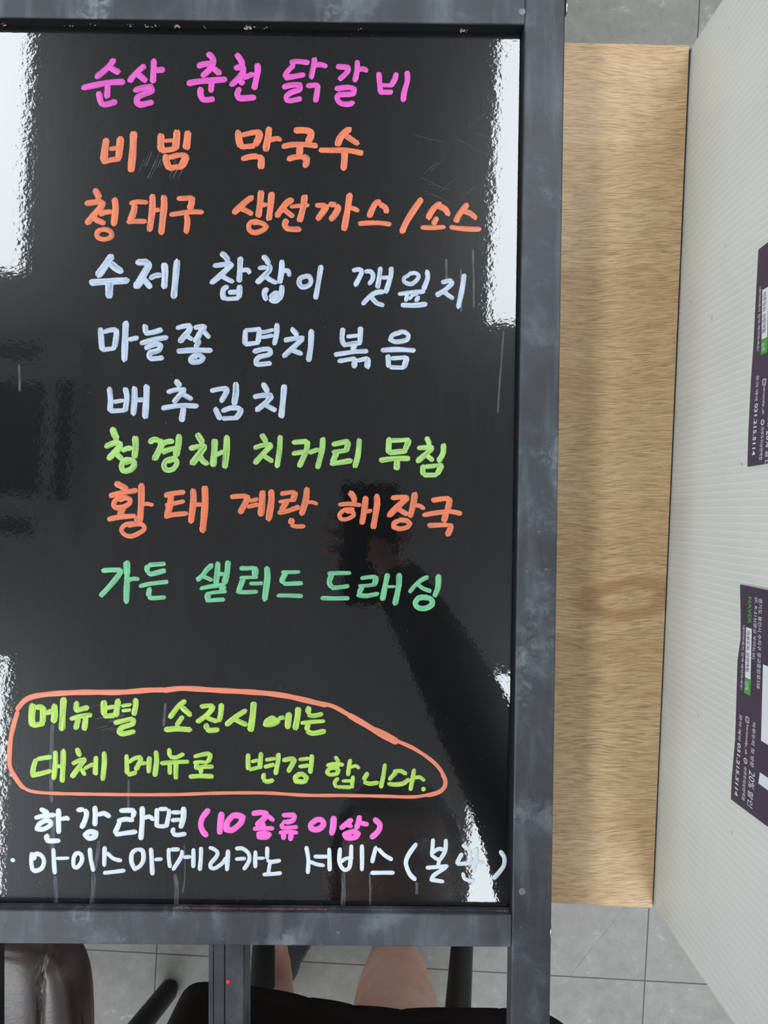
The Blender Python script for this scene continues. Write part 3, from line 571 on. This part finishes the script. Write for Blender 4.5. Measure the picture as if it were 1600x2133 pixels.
 (330,1750,16/3,46,"115,94 115,200 130,302;w46:140,104 230,102;260,118 264,150 240,210 162,330;w42:284,190 356,185;w48:390,98 388,302;w50:475,84 472,200 460,332;w46:567,82 620,102 658,140 640,190 582,260 584,306 630,312 718,250 752,195;w52:775,114 770,200 762,335;w46:860,95 930,92 998,142 1012,210 988,270 948,325;w44:860,211 966,205;w46:1080,124 1077,304;w38:1094,200 1176,200;w48:1210,80 1208,205;w46:1212,225 1250,242 1354,226;w44:1240,255 1222,365;w46:1166,382 1364,366"),
 (610,1740,3.404,30,"96,82 110,170 107,268;w27:118,185 170,205 222,214;w28:152,150 248,150;258,94 262,250;335,92 330,180 345,225 372,246 402,225 413,140 415,70;w27:342,190 375,165 425,160;490,70 490,248;590,82 562,192;607,96 650,140 703,172;555,266 716,265;w32:876,60 820,140 802,200 830,275 870,315;995,28 986,140;1086,30 1080,110 1042,178;w28:986,150 990,125 1036,96 1076,106;w28:990,146 1022,168 1046,172;w28:1040,178 1028,215;w30:948,230 1098,219;w30:1088,226 1000,284 984,316 1068,328;1200,130 1162,200;w28:1166,204 1276,194;w28:1205,68 1248,105 1258,160 1248,190;w30:1305,94 1300,180 1286,258;w24:1308,190 1356,197;w28:1206,268 1222,310 1286,324;w32:1472,112 1500,160 1494,220 1424,308"),
]),
]
zi = PZ+.00012
for ink, lab, blocks in LINES:
    I = Ink()
    for x0, y0, sc, w0, data in blocks:
        for stp in data.split(';'):
            w_ = w0
            if ':' in stp: q, stp = stp.split(':'); w_ = float(q[1:])
            pts = [tuple(float(c) for c in p.split(',')) for p in stp.split()]
            if len(pts) == 2 and pts[0] == pts[1]: continue
            rag = 1.0 if ink not in ('white', 'hotpink', 'coral') else .35
            er = .30 if rag == 1.0 else .5
            I.stroke([(x0+x/sc, y0+y/sc) for x, y in pts], w_/sc, zi, .00030 if w_/sc > 9 else .00022, rag, er)
    o = I.build('handwritten_lettering', INK[ink], panel); o['label'] = lab
# runs of dried paint below the last lines
def mat_run():
    t = NT('dried_run'); t.base(srgb(150, 155, 165)); t.rough(.7)
    tr_ = t.new('ShaderNodeBsdfTransparent'); mx = t.new('ShaderNodeMixShader')
    n = t.noise(t.coord('UV', scale=(.05, 1.2, 1)), 1, 4)
    t.l(t.ramp(n, [(.35, W1(.05)), (.7, W1(.42))]), mx.inputs[0]); t.l(tr_.outputs[0], mx.inputs[1]); t.l(t.b.outputs[0], mx.inputs[2])
    t.l(mx.outputs[0], t.n['Material Output'].inputs['Surface']); return t.m
RUN = mat_run()
for q, w_ in (([(114, 1826), (117, 1855), (116, 1886)], 8), ([(195, 1820), (194, 1850), (191, 1886)], 9), ([(365, 1822), (368, 1850), (367, 1888)], 9), ([(384, 1760), (385, 1830), (380, 1860)], 3), ([(714, 1818), (716, 1850), (714, 1886)], 9), ([(868, 1838), (868, 1862)], 6), ([(770, 1820), (771, 1885)], 4),
             ([(109, 1510), (106, 1600), (107, 1670)], 8), ([(268, 1625), (267, 1690)], 5), ([(345, 1465), (341, 1512)], 6), ([(112, 1700), (109, 1760), (112, 1780)], 9),
             ([(1049, 690), (1045, 745), (1041, 800), (1037, 860)], 4), ([(206, 1752), (198, 1810)], 7), ([(40, 760), (41, 815)], 5), ([(930, 540), (932, 620)], 5), ([(960, 560), (961, 650)], 4), ([(985, 520), (987, 640)], 4)):
    I = Ink(); I.stroke(q, w_, PZ+.00004, .00004, .6, .5); I.build('paint_stain', RUN, panel)
I = Ink()
for k in range(16):
    x = random.uniform(295, 385); y = random.uniform(315, 345); L = random.uniform(18, 42); I.stroke([(x, y), (x-L*.18, y+L*.5), (x-L*.42, y+L)], random.uniform(.8, 2.0), PZ+.00004, .00002, .5, .5)
I.build('wipe_stain', RUN, panel)
I = Ink()
for k in range(12):
    x = random.uniform(860, 1020); y = random.uniform(250, 420); L = random.uniform(20, 60); a = random.choice((.25, .5, -.9))
    I.stroke([(x, y), (x+L*.5, y+L*a*.5), (x+L, y+L*a)], random.uniform(.4, .9), PZ+.00004, .00002, .5, .5)
I.build('scratch_stain', RUN, panel)
I = Ink()
for k in range(14):
    x = random.uniform(190, 240); y = random.uniform(1470, 1525); I.stroke([(x, y), (x+12, y-3), (x+24, y-6)], random.uniform(1, 2), PZ+.00004, .00002, .5, .5)
I.build('wipe_stain', RUN, panel)
# ------------------------------------------------------------------ the corrugated plastic sign standing at the table end
A0 = P(1441.5, 97, TZ); A1 = P(1363, 1889.5, TZ)           # its face, along the table end
UD = Vector((A1.x-A0.x, A1.y-A0.y, 0)); LEN = UD.length; UD.normalize()
NRM = Vector((UD.y, -UD.x, 0))                              # towards the board (-x)
if NRM.x > 0: NRM = -NRM
sgn = empty('corrugated_plastic_sign', ((A0.x+A1.x)/2, (A0.y+A1.y)/2, 0), math.atan2(UD.y, UD.x)+math.pi/2)
tag(sgn, 'upright white corrugated plastic sign with purple banners at the end of the table', 'sign')
SI = Matrix.LocRotScale(sgn.location, sgn.rotation_euler, None).inverted()
def face_px(px, py):
    """where the line of sight through a pixel meets the sign's face"""
    dr = Vector(((px-800)/F, -(py-1066.5)/F, -1)); o = Vector((0, 0, CAMZ))
    n = NRM; t_ = ((A0-o).dot(n))/dr.dot(n); return o+dr*t_
def L(p): return SI @ Vector(p)
def sheet(bm, pts, off0, off1):
    a = [bm.verts.new(L(Vector(p)+NRM*off1)) for p in pts]; b = [bm.verts.new(L(Vector(p)+NRM*off0)) for p in pts]
    bm.faces.new(a); bm.faces.new(b[::-1])
    for i in range(len(pts)): bm.faces.new((a[i], b[i], b[(i+1) % len(pts)], a[(i+1) % len(pts)]))
HS = 1.10
A0b = Vector((A0.x, A0.y, 0)); A1b = Vector((A1.x, A1.y, 0)); Z = Vector((0, 0, 1))
bm = bmesh.new(); sheet(bm, [A0b+Z*.002, A1b+Z*.002, A1b+Z*HS, A0b+Z*HS], -.005, 0)
from_bm('face_sheet', bm, M['flute'], sgn, False)
for e in (A0b, A1b):
    bm = bmesh.new()
    q = e - NRM*.005; s_ = (A1b-A0b).normalized()*(.0025 if e is A0b else -.0025)
    pts = [q-s_+Z*.002, q-s_-NRM*.25+Z*.002, q-s_-NRM*.25+Z*HS, q-s_+Z*HS]
    a = [bm.verts.new(L(p)) for p in pts]; b = [bm.verts.new(L(p+s_*2)) for p in pts]
    bm.faces.new(a); bm.faces.new(b[::-1])
    for i in range(4): bm.faces.new((a[i], b[i], b[(i+1) % 4], a[(i+1) % 4]))
    from_bm('side_flap', bm, M['flute'], sgn, False)
bm = bmesh.new(); q0 = A0b+UD*.001; q1 = A0b+UD*.046
sheet(bm, [q0+Z*.66, q1+Z*.662, q1+Z*.7165, q0+Z*.7195], 0, .0008)
from_bm('tape', bm, M['mauve'], sgn, False)['label'] = 'mauve tape at the foot of the face'
def banner(edge, rb):
    pts = [face_px(*e) for e in edge]; bm = bmesh.new()
    sheet(bm, pts, .0002, .0012); b = from_bm('banner', bm, M['purple'], sgn, False); return b
def upz(p, dz): return p+Z*dz
def text(body, a, b, h, mat, par, bold=False, off=.0013, shear=0.0):
    """letters along the face from pixel a to pixel b (feet of the letters), h metres tall"""
    h *= .62; p, q = face_px(*a), face_px(*b); d = q-p; W = d.length; d.normalize()
    up = Z-d*Z.dot(d); up.normalize()
    cu = bpy.data.curves.new('t', 'FONT'); cu.body = body; cu.resolution_u = 2
    if bold: cu.offset = .018
    to = bpy.data.objects.new('t', cu); COL.objects.link(to); bpy.context.view_layer.update()
    dg = bpy.context.evaluated_depsgraph_get(); me = bpy.data.meshes.new_from_object(to.evaluated_get(dg))
    bpy.data.objects.remove(to)
    xs = [v.co.x for v in me.vertices]; ys = [v.co.y for v in me.vertices]
    x0, x1, y0, y1 = min(xs), max(xs), min(ys), max(ys); k = W/(x1-x0); kk = h/(y1-y0)
    for v in me.vertices:
        g = p+d*((v.co.x-x0)*k)+up*((v.co.y-y0)*kk)+NRM*off; v.co = L(g)
    return link('lettering', me, mat, par, False)
def quad(name, a, b, h, mat, par, off=.00125, th=.0002):
    h *= .6; p, q = face_px(*a), face_px(*b); bm = bmesh.new(); sheet(bm, [p, q, upz(q, h), upz(p, h)], off-th, off)
    return from_bm(name, bm, mat, par, False)
def ring(name, c, r, mat, par, n=28, sq=False, w=.22):
    c = face_px(*c); bm = bmesh.new(); vi = []; vo = []
    for k in range(n):
        a = 2*math.pi*k/n; ca, sa = math.cos(a), math.sin(a)
        s_ = (abs(ca)**5+abs(sa)**5)**(-.2) if sq else 1
        for lst, rr in ((vo, r*s_), (vi, r*s_*(1-w))): lst.append(bm.verts.new(L(c+UD*ca*rr*.5+Z*sa*rr*.62+NRM*.0013)))
    for k in range(n): bm.faces.new((vo[k], vo[(k+1) % n], vi[(k+1) % n], vi[k]))
    return bm
def contents(par, T, full):
    """T maps the pixels of the lower banner's print onto this banner's"""
    tx = lambda body, a, b, h, mat, bold=False: text(body, T(*a), T(*b), h, M[mat], par, bold)
    tx('문의·예약', (1545.5, 1487), (1541.8, 1541), .0048, 'white_print')
    tx('031.215.5114', (1541.8, 1546), (1535, 1655), .0056, 'white_print', True)
    bm = ring('icon', T(1562, 1499.5), .0032, M['white_print'], par, sq=True); bm2 = ring('icon', T(1562, 1499.5), .0017, M['white_print'], par)
    for b_ in (bm, bm2): from_bm('icon', b_, M['white_print'], par, False)
    tx('haruscalp_sh', (1559, 1508), (1555.5, 1569), .0050, 'white_print')
    from_bm('icon', ring('icon', T(1558, 1585), .0030, M['white_print'], par, w=.3), M['white_print'], par, False)
    tx('talk', (1557, 1582.5), (1556.8, 1587.5), .0016, 'white_print')
    tx('하루두피상현역점', (1554.5, 1595), (1550.2, 1664), .0052, 'white_print')
    tx('하루두피 첫 방문', (1572.5, 1502), (1568, 1596), .0056, 'white_print')
    tx('20%', (1566, 1603), (1564, 1638), .0095, 'white_print')
    tx('할인', (1564, 1644), (1562, 1677), .0085, 'white_print')
    tx('네이버에서 검색·예약하세요!', (1552.2, 1302), (1546.8, 1436), .0042, 'white_print')
    q = quad('name_plate', T(1559.2, 1306.5), T(1556.8, 1410.5), .0098, M['white_print'], par); q2 = quad('search_plate', T(1556.7, 1411), T(1555, 1443), .0106, M['green_print'], par)
    text('하루두피 상현역점', T(1561, 1313), T(1559, 1398), .0056, M['dark_print'], par, off=.0016)
    text('검색', T(1559, 1418), T(1558, 1435), .0056, M['white_print'], par, off=.0016)
    if full:
        tx('NAVER', (1563.5, 1243), (1562.5, 1299), .0062, 'green_print', True)
        tx('2F, R-213(광교 우미뉴브)', (1576.5, 1243), (1570.5, 1372), .0060, 'white_print')
        tx('경기도 용인시 수지구 광교중앙로338', (1585.5, 1246), (1581, 1433), .0060, 'white_print')
        for (a, b, h) in (((1594.5, 1384), (1590.5, 1543), .03), ((1588, 1609), (1585, 1632), .04)):
            quad('blank_patch', a, b, h, M['white_print'], par)
edge2 = [(1546, 1218), (1600, 1229), (1625, 1234), (1625, 1735), (1600, 1719), (1570, 1697), (1527, 1665), (1529, 1620), (1536, 1540), (1539, 1440), (1541, 1375), (1547.5, 1330), (1547.5, 1280)]
bb = banner(edge2, None); bb['label'] = 'purple banner lower in the photo with an address block'
contents(bb, lambda x, y: (x, y), True)
edge1 = [(1584.5, 520), (1600, 508), (1640, 480), (1640, 961), (1600, 966), (1561.5, 972), (1563.5, 900), (1569, 790), (1574, 720), (1579, 620)]
ba = banner(edge1, None); ba['label'] = 'purple banner higher in the photo cut by the frame'
# the print of the second banner sits at another height and slant on the face
def T1(x, y):
    y1 = 783+(y-1487)*(168.0/170.0)
    base2 = 1545.5+(y-1487)*(-10.5/168); base1 = 1580.5+(y-1487)*(-9.3/168)
    return (base1+(x-base2)*1.0, y1)
contents(ba, T1, False)

# ------------------------------------------------------------------ chairs
def seat_mesh(wd, dp, zt, th, seams, n=220, m=48):
    """rounded cushion with stitched channels running front to back"""
    bm = bmesh.new(); top = []; rows = []
    def outline(u, v, r):                        # rounded square
        x, y = u, v; mx = max(abs(x), abs(y))
        if mx < 1e-6: return 0, 0
        e = 7.0; s_ = mx/((abs(x)**e+abs(y)**e)**(1/e)); return x*s_, y*s_
    for j in range(m+1):
        row = []
        for i in range(n+1):
            u = 2*i/n-1; v = 2*j/m-1; x, y = outline(u, v, 1); rr = max(abs(u), abs(v))
            X, Y = x*wd/2, y*dp/2
            fall = (1-rr**20)**.5 if rr < 1 else 0
            ds = min(abs(X-s_) for s_ in seams) if seams else 1
            groove = math.exp(-(ds/.0019)**2)*.006+math.exp(-(ds/.011)**2)*.0014
            z = zt-.016*(1-fall)-groove*min(1, fall*1.6)
            row.append(bm.verts.new((X, Y, z)))
        rows.append(row)
    for a, b in zip(rows, rows[1:]):
        for i in range(n): bm.faces.new((a[i], a[i+1], b[i+1], b[i]))
    per = rows[0][:]+[r[-1] for r in rows[1:]]+rows[-1][-2::-1]+[r[0] for r in rows[-2:0:-1]]
    prev = per
    for dz, ex in ((.010, .002), (.022, .003), (th-.022, .002), (th-.018, .0), (th-.016, -.012)):
        nw = []
        for v in per:
            d = Vector((v.co.x/wd*2, v.co.y/dp*2, 0)); d = d.normalized() if d.length else d
            nw.append(bm.verts.new((v.co.x+d.x*ex, v.co.y+d.y*ex, zt-.016-dz)))
        for i in range(len(per)):
            k = (i+1) % len(per); bm.faces.new((prev[i], nw[i], nw[k], prev[k]))
        prev = nw
    bm.faces.new(prev); return bm
def chair(loc_, rz, label, seat_off=0.0, fx=.168):
    t = empty('chair', loc_, rz); tag(t, label, 'chair', 'brown leather chairs')
    ss = [-.178, -.107, -.036, .036, .107, .178]
    o = from_bm('seat', seat_mesh(.43, .42, .462, .056, ss), M['leather'], t); o.location = (0, seat_off, 0)
    bm = bmesh.new()
    piping = []
    for k in range(64):
        a = 2*math.pi*k/64; c, s_ = math.cos(a), math.sin(a); e = (abs(c)**5+abs(s_)**5)**(-.2)
        piping.append((c*e*.2165, s_*e*.2115, .441))
    add_tube(bm, piping+[piping[0]], .0028, 8, False); p_ = from_bm('piping', bm, M['leather'], o)
    # backrest: a curved channelled pad on the side away from the table
    b = from_bm('backrest', seat_mesh(.43, .40, .03, .05, ss), M['leather'], t)
    b.location = (0, seat_off-.235, .66); b.rotation_euler = (math.radians(-98), 0, 0)
    bm = bmesh.new(); add_box(bm, (0, seat_off*.5, .393), (.29, .29, .03)); from_bm('swivel_plate', bm, M['black'], t, False, .003)
    for sx in (-1, 1):
        for sy in (-1, 1):
            bm = bmesh.new(); add_tube(bm, [(sx*fx, sy*.138, .0), (sx*fx, sy*.138, .012), (sx*.112, sy*.112, .385)], [.0145, .0165, .0185], 20)
            lg = from_bm('leg', bm, M['black'], t)
            m_ = lg.modifiers.new('b', 'BEVEL'); m_.width = .002; m_.limit_method = 'ANGLE'
    return t
chair((-.5425, -.668, 0), math.radians(0), 'empty brown leather chair with stitched channels beyond the lower left corner of the board', 0, .179)
chair((-.037, -.793, 0), math.radians(-2), 'brown leather chair holding the seated person in front of the board', -.085)
# ------------------------------------------------------------------ the person who holds the phone
def build_person():
    root = empty('person', (-.03, -.86, 0)); tag(root, 'seated person in a dark brown skirt with bare legs and slippers, holding a phone', 'person')
    O = root.location
    V = []; E_ = []; Rr = []; names = {}
    def vert(n, co, r, par=None):
        V.append(Vector(co)); Rr.append(r if isinstance(r, tuple) else (r, r)); names[n] = len(V)-1
        if par is not None: E_.append((names[par], names[n]))
    vert('pelvis', (-.04, -.90, .555), (.15, .11))
    vert('belly', (-.03, -.86, .70), (.125, .10), 'pelvis'); vert('chest', (-.01, -.72, .86), (.14, .105), 'belly')
    vert('upper', (.005, -.60, .965), (.12, .085), 'chest'); vert('neck', (.012, -.52, 1.035), .05, 'upper')
    vert('jaw', (.015, -.475, 1.075), (.062, .066), 'neck'); vert('face', (.015, -.425, 1.115), (.074, .082), 'jaw'); vert('crown', (.015, -.385, 1.165), (.070, .076), 'face'); vert('top', (.015, -.365, 1.195), (.045, .05), 'crown')
    # right arm, raised, with the phone
    vert('shr', (.165, -.59, .965), (.062, .062), 'upper'); vert('uar', (.178, -.45, .985), .046, 'shr'); vert('elr', (.140, -.31, 1.03), .040, 'uar')
    vert('far', (.088, -.205, 1.10), .038, 'elr'); vert('wrr', (.018, -.085, 1.205), (.026, .030), 'far'); vert('par', (-.010, -.048, 1.238), (.020, .032), 'wrr')
    # left arm resting on the lap
    vert('shl', (-.155, -.60, .96), (.062, .062), 'upper'); vert('ual', (-.235, -.68, .84), .045, 'shl'); vert('ell', (-.26, -.74, .72), .039, 'ual')
    vert('fal', (-.20, -.67, .67), .036, 'ell'); vert('wrl', (-.12, -.59, .635), (.026, .026), 'fal'); vert('pal', (-.075, -.555, .628), (.030, .018), 'wrl')
    # legs
    for s, kx, mx, ax, kD, mD, aD in (('r', .015, .0145, .0156, -.575, -.632, -.674), ('l', -.14, -.155, -.165, -.585, -.68, -.755)):
        hx = .05 if s == 'r' else -.13
        vert('hip'+s, (hx, -.84, .545), .085, 'pelvis'); vert('th'+s, ((hx+kx)/2, -.71, .535), .075, 'hip'+s); vert('kn'+s, (kx, kD, .50), .056, 'th'+s)
        if s == 'r':
            vert('ca'+s, (.0145, -.608, .38), .060, 'kn'+s); vert('cb'+s, (mx, -.630, .29), .056, 'ca'+s); vert('cc'+s, (.015, -.655, .19), .0445, 'cb'+s)
            vert('an'+s, (.0155, -.672, .09), .0355, 'cc'+s); vert('he'+s, (.016, -.690, .045), .034, 'an'+s); vert('mf'+s, (.016, -.60, .044), (.034, .026), 'an'+s); vert('to'+s, (.016, -.515, .034), (.038, .016), 'mf'+s)
        else:
            vert('ca'+s, (-.146, -.65, .36), .054, 'kn'+s); vert('cb'+s, (-.155, -.70, .23), .044, 'ca'+s)
            vert('an'+s, (-.170, -.742, .10), .033, 'cb'+s); vert('he'+s, (-.172, -.765, .058), .030, 'an'+s); vert('mf'+s, (-.190, -.675, .056), (.034, .026), 'an'+s); vert('to'+s, (-.196, -.575, .044), (.037, .015), 'mf'+s)
    # fingers: right hand wraps the phone edge, left hand rests
    def finger(n, base, pts, r0):
        p = base
        for k, c in enumerate(pts): vert(f'{n}{k}', c, max(.0062, r0-.0008*k), p); p = f'{n}{k}'
    for k, (dx, l) in enumerate(((-.034, .9), (-.032, 1.0), (-.028, .94), (-.020, .76))):
        b = Vector((-.012, -.022-.022*k+.01, 1.246))
        finger(f'fr{k}', 'par', [b+Vector((-.012, .004, .002)), b+Vector((-.034*l, .006, -.0005)), b+Vector((-.058*l, .008, -.006)), b+Vector((-.068*l, .008, -.018))], .0085)
    finger('tr', 'par', [(.016, -.052, 1.236), (.030, -.030, 1.230), (.034, -.008, 1.224)], .0095)
    for k, (a, l) in enumerate(((.35, .9), (.12, 1.0), (-.1, .93), (-.32, .74))):
        d = Vector((math.cos(a)*.9, .35+math.sin(a)*.6, 0)).normalized(); b = Vector((-.062, -.545-.0+(1.5-k)*.017, .628))
        finger(f'fl{k}', 'pal', [b+d*.02, b+d*.045*l+Vector((0, 0, .003)), b+d*.068*l-Vector((0, 0, .004)), b+d*.085*l-Vector((0, 0, .013))], .0085)
    finger('tl', 'pal', [(-.09, -.522, .632), (-.078, -.498, .628), (-.062, -.484, .622)], .0095)
    me = bpy.data.meshes.new('body'); me.from_pydata([tuple(v-O) for v in V], E_, [])
    ob = bpy.data.objects.new('body', me); COL.objects.link(ob)
    sk = ob.modifiers.new('s', 'SKIN'); sk.branch_smoothing = .6
    for i, r in enumerate(Rr): me.skin_vertices[0].data[i].radius = r
    me.skin_vertices[0].data[0].use_root = True
    su = ob.modifiers.new('u', 'SUBSURF'); su.levels = 2; su.render_levels = 2
    bpy.context.view_layer.update(); dg = bpy.context.evaluated_depsgraph_get()
    bm_ = bpy.data.meshes.new_from_object(ob.evaluated_get(dg)); bpy.data.objects.remove(ob)
    # pull the face into shape: nose, brow, chin, eye sockets
    fx = Vector((0, .60, -.80)).normalized(); hc = Vector((.015, -.425, 1.115))-O; up = Vector((0, .80, .60)).normalized(); rt = Vector((1, 0, 0))
    for v in bm_.vertices:
        d = v.co-hc; f, u_, s_ = d.dot(fx), d.dot(up), d.dot(rt)
        if abs(u_) < .13 and f > .02 and d.length < .16:
            v.co += fx*(.020*math.exp(-((s_/.012)**2+((u_-.0)/.018)**2)) + .006*math.exp(-((s_/.05)**2+((u_-.045)/.014)**2)) + .006*math.exp(-((s_/.02)**2+((u_+.07)/.016)**2))
                        - .007*math.exp(-(((abs(s_)-.03)/.014)**2+((u_-.022)/.012)**2)))
    body = link('body', bm_, M['skin'], root, True)
    head = lambda f, u_, s_: hc+fx*f+up*u_+rt*s_
    for s_ in (-1, 1):
        bm = bmesh.new(); bmesh.ops.create_uvsphere(bm, u_segments=16, v_segments=10, radius=.0115, matrix=Matrix.Translation(head(.062, .022, s_*.03))); from_bm('eye', bm, M['eye'], root)
        bm = bmesh.new(); bmesh.ops.create_uvsphere(bm, u_segments=16, v_segments=10, radius=1, matrix=Matrix.Translation(head(-.005, .008, s_*.076)) @ Matrix.Diagonal((.008, .018, .03, 1))); from_bm('ear', bm, M['skin'], root)
    bm = bmesh.new(); bmesh.ops.create_uvsphere(bm, u_segments=20, v_segments=10, radius=1, matrix=Matrix.Translation(head(.074, -.04, 0)) @ Matrix.Diagonal((.024, .008, .007, 1))); from_bm('mouth', bm, M['lips'], root)
    # clothing and hair: shells lifted off the body where it is covered
    segs = {'shirt': [('pelvis', 'belly'), ('belly', 'chest'), ('chest', 'upper'), ('upper', 'shr'), ('shr', 'uar'), ('upper', 'shl'), ('shl', 'ual'), ('uar', 'elr'), ('elr', 'far'), ('far', 'wrr')], }
    def near(co, pairs):
        best = 9
        for a, b in pairs:
            A, B = V[names[a]]-O, V[names[b]]-O; t_ = max(0, min(1, (co-A).dot(B-A)/(B-A).length_squared)); best = min(best, (co-(A+(B-A)*t_)).length)
        return best
    others = [('neck', 'jaw'), ('wrr', 'par'), ('ual', 'ell'), ('ell', 'fal'), ('jaw', 'face'), ('hipr', 'thr'), ('hipl', 'thl'), ('par', 'fr10')]
    def shell(name, test, off, mat):
        b = bmesh.new(); b.from_mesh(bm_); b.normal_update()
        dead = [f for f in b.faces if not test(f.calc_center_median())]
        bmesh.ops.delete(b, geom=dead, context='FACES')
        left = set(b.verts); best = set()
        while left:                              # keep the one connected piece
            st_ = [left.pop()]; isl = set(st_)
            while st_:
                for e in st_.pop().link_edges:
                    for x_ in e.verts:
                        if x_ in left: left.discard(x_); isl.add(x_); st_.append(x_)
            if len(isl) > len(best): best = isl
        bmesh.ops.delete(b, geom=[x_ for x_ in b.verts if x_ not in best], context='VERTS'); b.normal_update()
        mv = [(v, v.normal.copy()) for v in b.verts]
        for v, n in mv: v.co += n*off
        b.normal_update(); o = from_bm(name, b, mat, root); s = o.modifiers.new('t', 'SOLIDIFY'); s.thickness = .003; s.offset = -1
        return o
    shell('shirt', lambda c: near(c, segs['shirt']) < near(c, others), .008, M['shirt'])
    def hair_test(c):
        d = c-hc; f, u_ = d.dot(fx), d.dot(up)
        return d.length < .18 and u_ > -.10 and (f < .005 or u_ > .062)
    shell('hair', hair_test, .014, M['hair'])
    # skirt draped over the lap, its hem a row of shallow scallops
    hem = [(150, 2600), (250, 2350), (330, 2170), (350, 2128), (372, 2083), (385, 2061), (403, 2048.5), (420, 2045.2), (437, 2045), (470, 2047.5), (500, 2050.5), (535, 2055), (570, 2060.5), (607, 2067.5), (638, 2076), (644, 2078.3), (652, 2077.6), (695, 2083.5), (728, 2090.5), (737, 2094), (746, 2093.6), (790, 2096.5), (828, 2101.2), (837, 2103), (846, 2100.8), (880, 2098.6), (911, 2098), (960, 2098.4), (1010, 2099), (1036, 2099.6), (1041, 2101), (1046, 2099.4), (1090, 2102), (1140, 2112), (1190, 2150), (1260, 2300), (1380, 2600)]
    hem = [tuple(q) for q in spline(hem, 9)]
    HZ = .462; cen = Vector((-.02, -.86))
    rows = []; bm = bmesh.new()
    for z, k in ((HZ-.0, 1.0), (HZ+.03, 1.0), (HZ+.06, .995), (HZ+.095, .965), (HZ+.125, .88), (HZ+.145, .72), (HZ+.16, .5), (HZ+.17, .25)):
        r_ = []
        for x, y in hem:
            p = P(x, y, HZ); q = Vector((p.x, p.y)); q = cen+(q-cen)*k
            r_.append(bm.verts.new(Vector((q.x, q.y, z))-O))
        rows.append(r_)
    for a, b in zip(rows, rows[1:]):
        for i in range(len(hem)-1): bm.faces.new((a[i], a[i+1], b[i+1], b[i]))
    c_ = bm.verts.new(Vector((cen.x, cen.y, HZ+.172))-O)
    for i in range(len(hem)-1): bm.faces.new((rows[-1][i], rows[-1][i+1], c_))
    o = from_bm('skirt', bm, M['skirt'], root); s = o.modifiers.new('t', 'SOLIDIFY'); s.thickness = .0035; s.offset = -1
    # slippers: foot-shaped sole and a band across the instep
    def slipper(out, cx):
        bm = bmesh.new(); add_prism(bm, [Vector(p)-O for p in out], .026, .004)
        o = from_bm('slipper', bm, M['slipper'], root, False, .006)
        return o
    sl = slipper([P(x, y, .03) for x, y in ((600, 2060), (611, 2050), (618, 2036), (624, 2016), (637, 1995), (649, 1973), (658, 1930), (660, 1880), (648, 1835), (618, 1812), (585, 1820), (562, 1860), (548, 1930), (552, 2000), (566, 2048), (584, 2064))], 0)
    bm = bmesh.new()
    for k in range(2):
        pts = []
        for i in range(15):
            a = math.pi*i/14; pts.append(Vector((-.178+.058*math.cos(a), -.62+.05*k, .022+.075*math.sin(a)))-O)
        if k == 0: p0 = pts
    for i in range(14): pass
    va = [bm.verts.new(p) for p in p0]; vb = [bm.verts.new(p) for p in pts]
    for i in range(14): bm.faces.new((va[i], va[i+1], vb[i+1], vb[i]))
    b_ = from_bm('strap', bm, M['slipper'], sl); b_.modifiers.new('t', 'SOLIDIFY').thickness = .004
    s2 = slipper([Vector((.016+a, d, 0)) for a, d in ((-.03, -.715), (-.042, -.67), (-.043, -.60), (-.048, -.54), (-.035, -.49), (0, -.475), (.035, -.485), (.048, -.54), (.043, -.60), (.042, -.67), (.03, -.715), (0, -.728))], 0)
    return root
build_person()
# ------------------------------------------------------------------ the phone taking the picture, its lens at the viewpoint
ph = empty('phone', (-.018, -.012, 1.2265)); tag(ph, 'black phone held flat above the menu board in a raised hand', 'phone')
bm = bmesh.new(); add_box(bm, (0, -.03, .0045), (.074, .158, .008)); from_bm('phone_body', bm, M['phone'], ph, False, .0035)
bm = bmesh.new(); add_box(bm, (0, -.03, .0087), (.069, .152, .0006)); from_bm('screen', bm, plain('phone_screen', (.01, .01, .012, 1), .1), ph, False)
for k in range(3):
    bm = bmesh.new(); bmesh.ops.create_cone(bm, cap_ends=True, segments=24, radius1=.006, radius2=.006, depth=.001, matrix=Matrix.Translation((.018, .036-k*.016, .0003)))
    from_bm('lens', bm, M['dark_plastic'], ph, False)
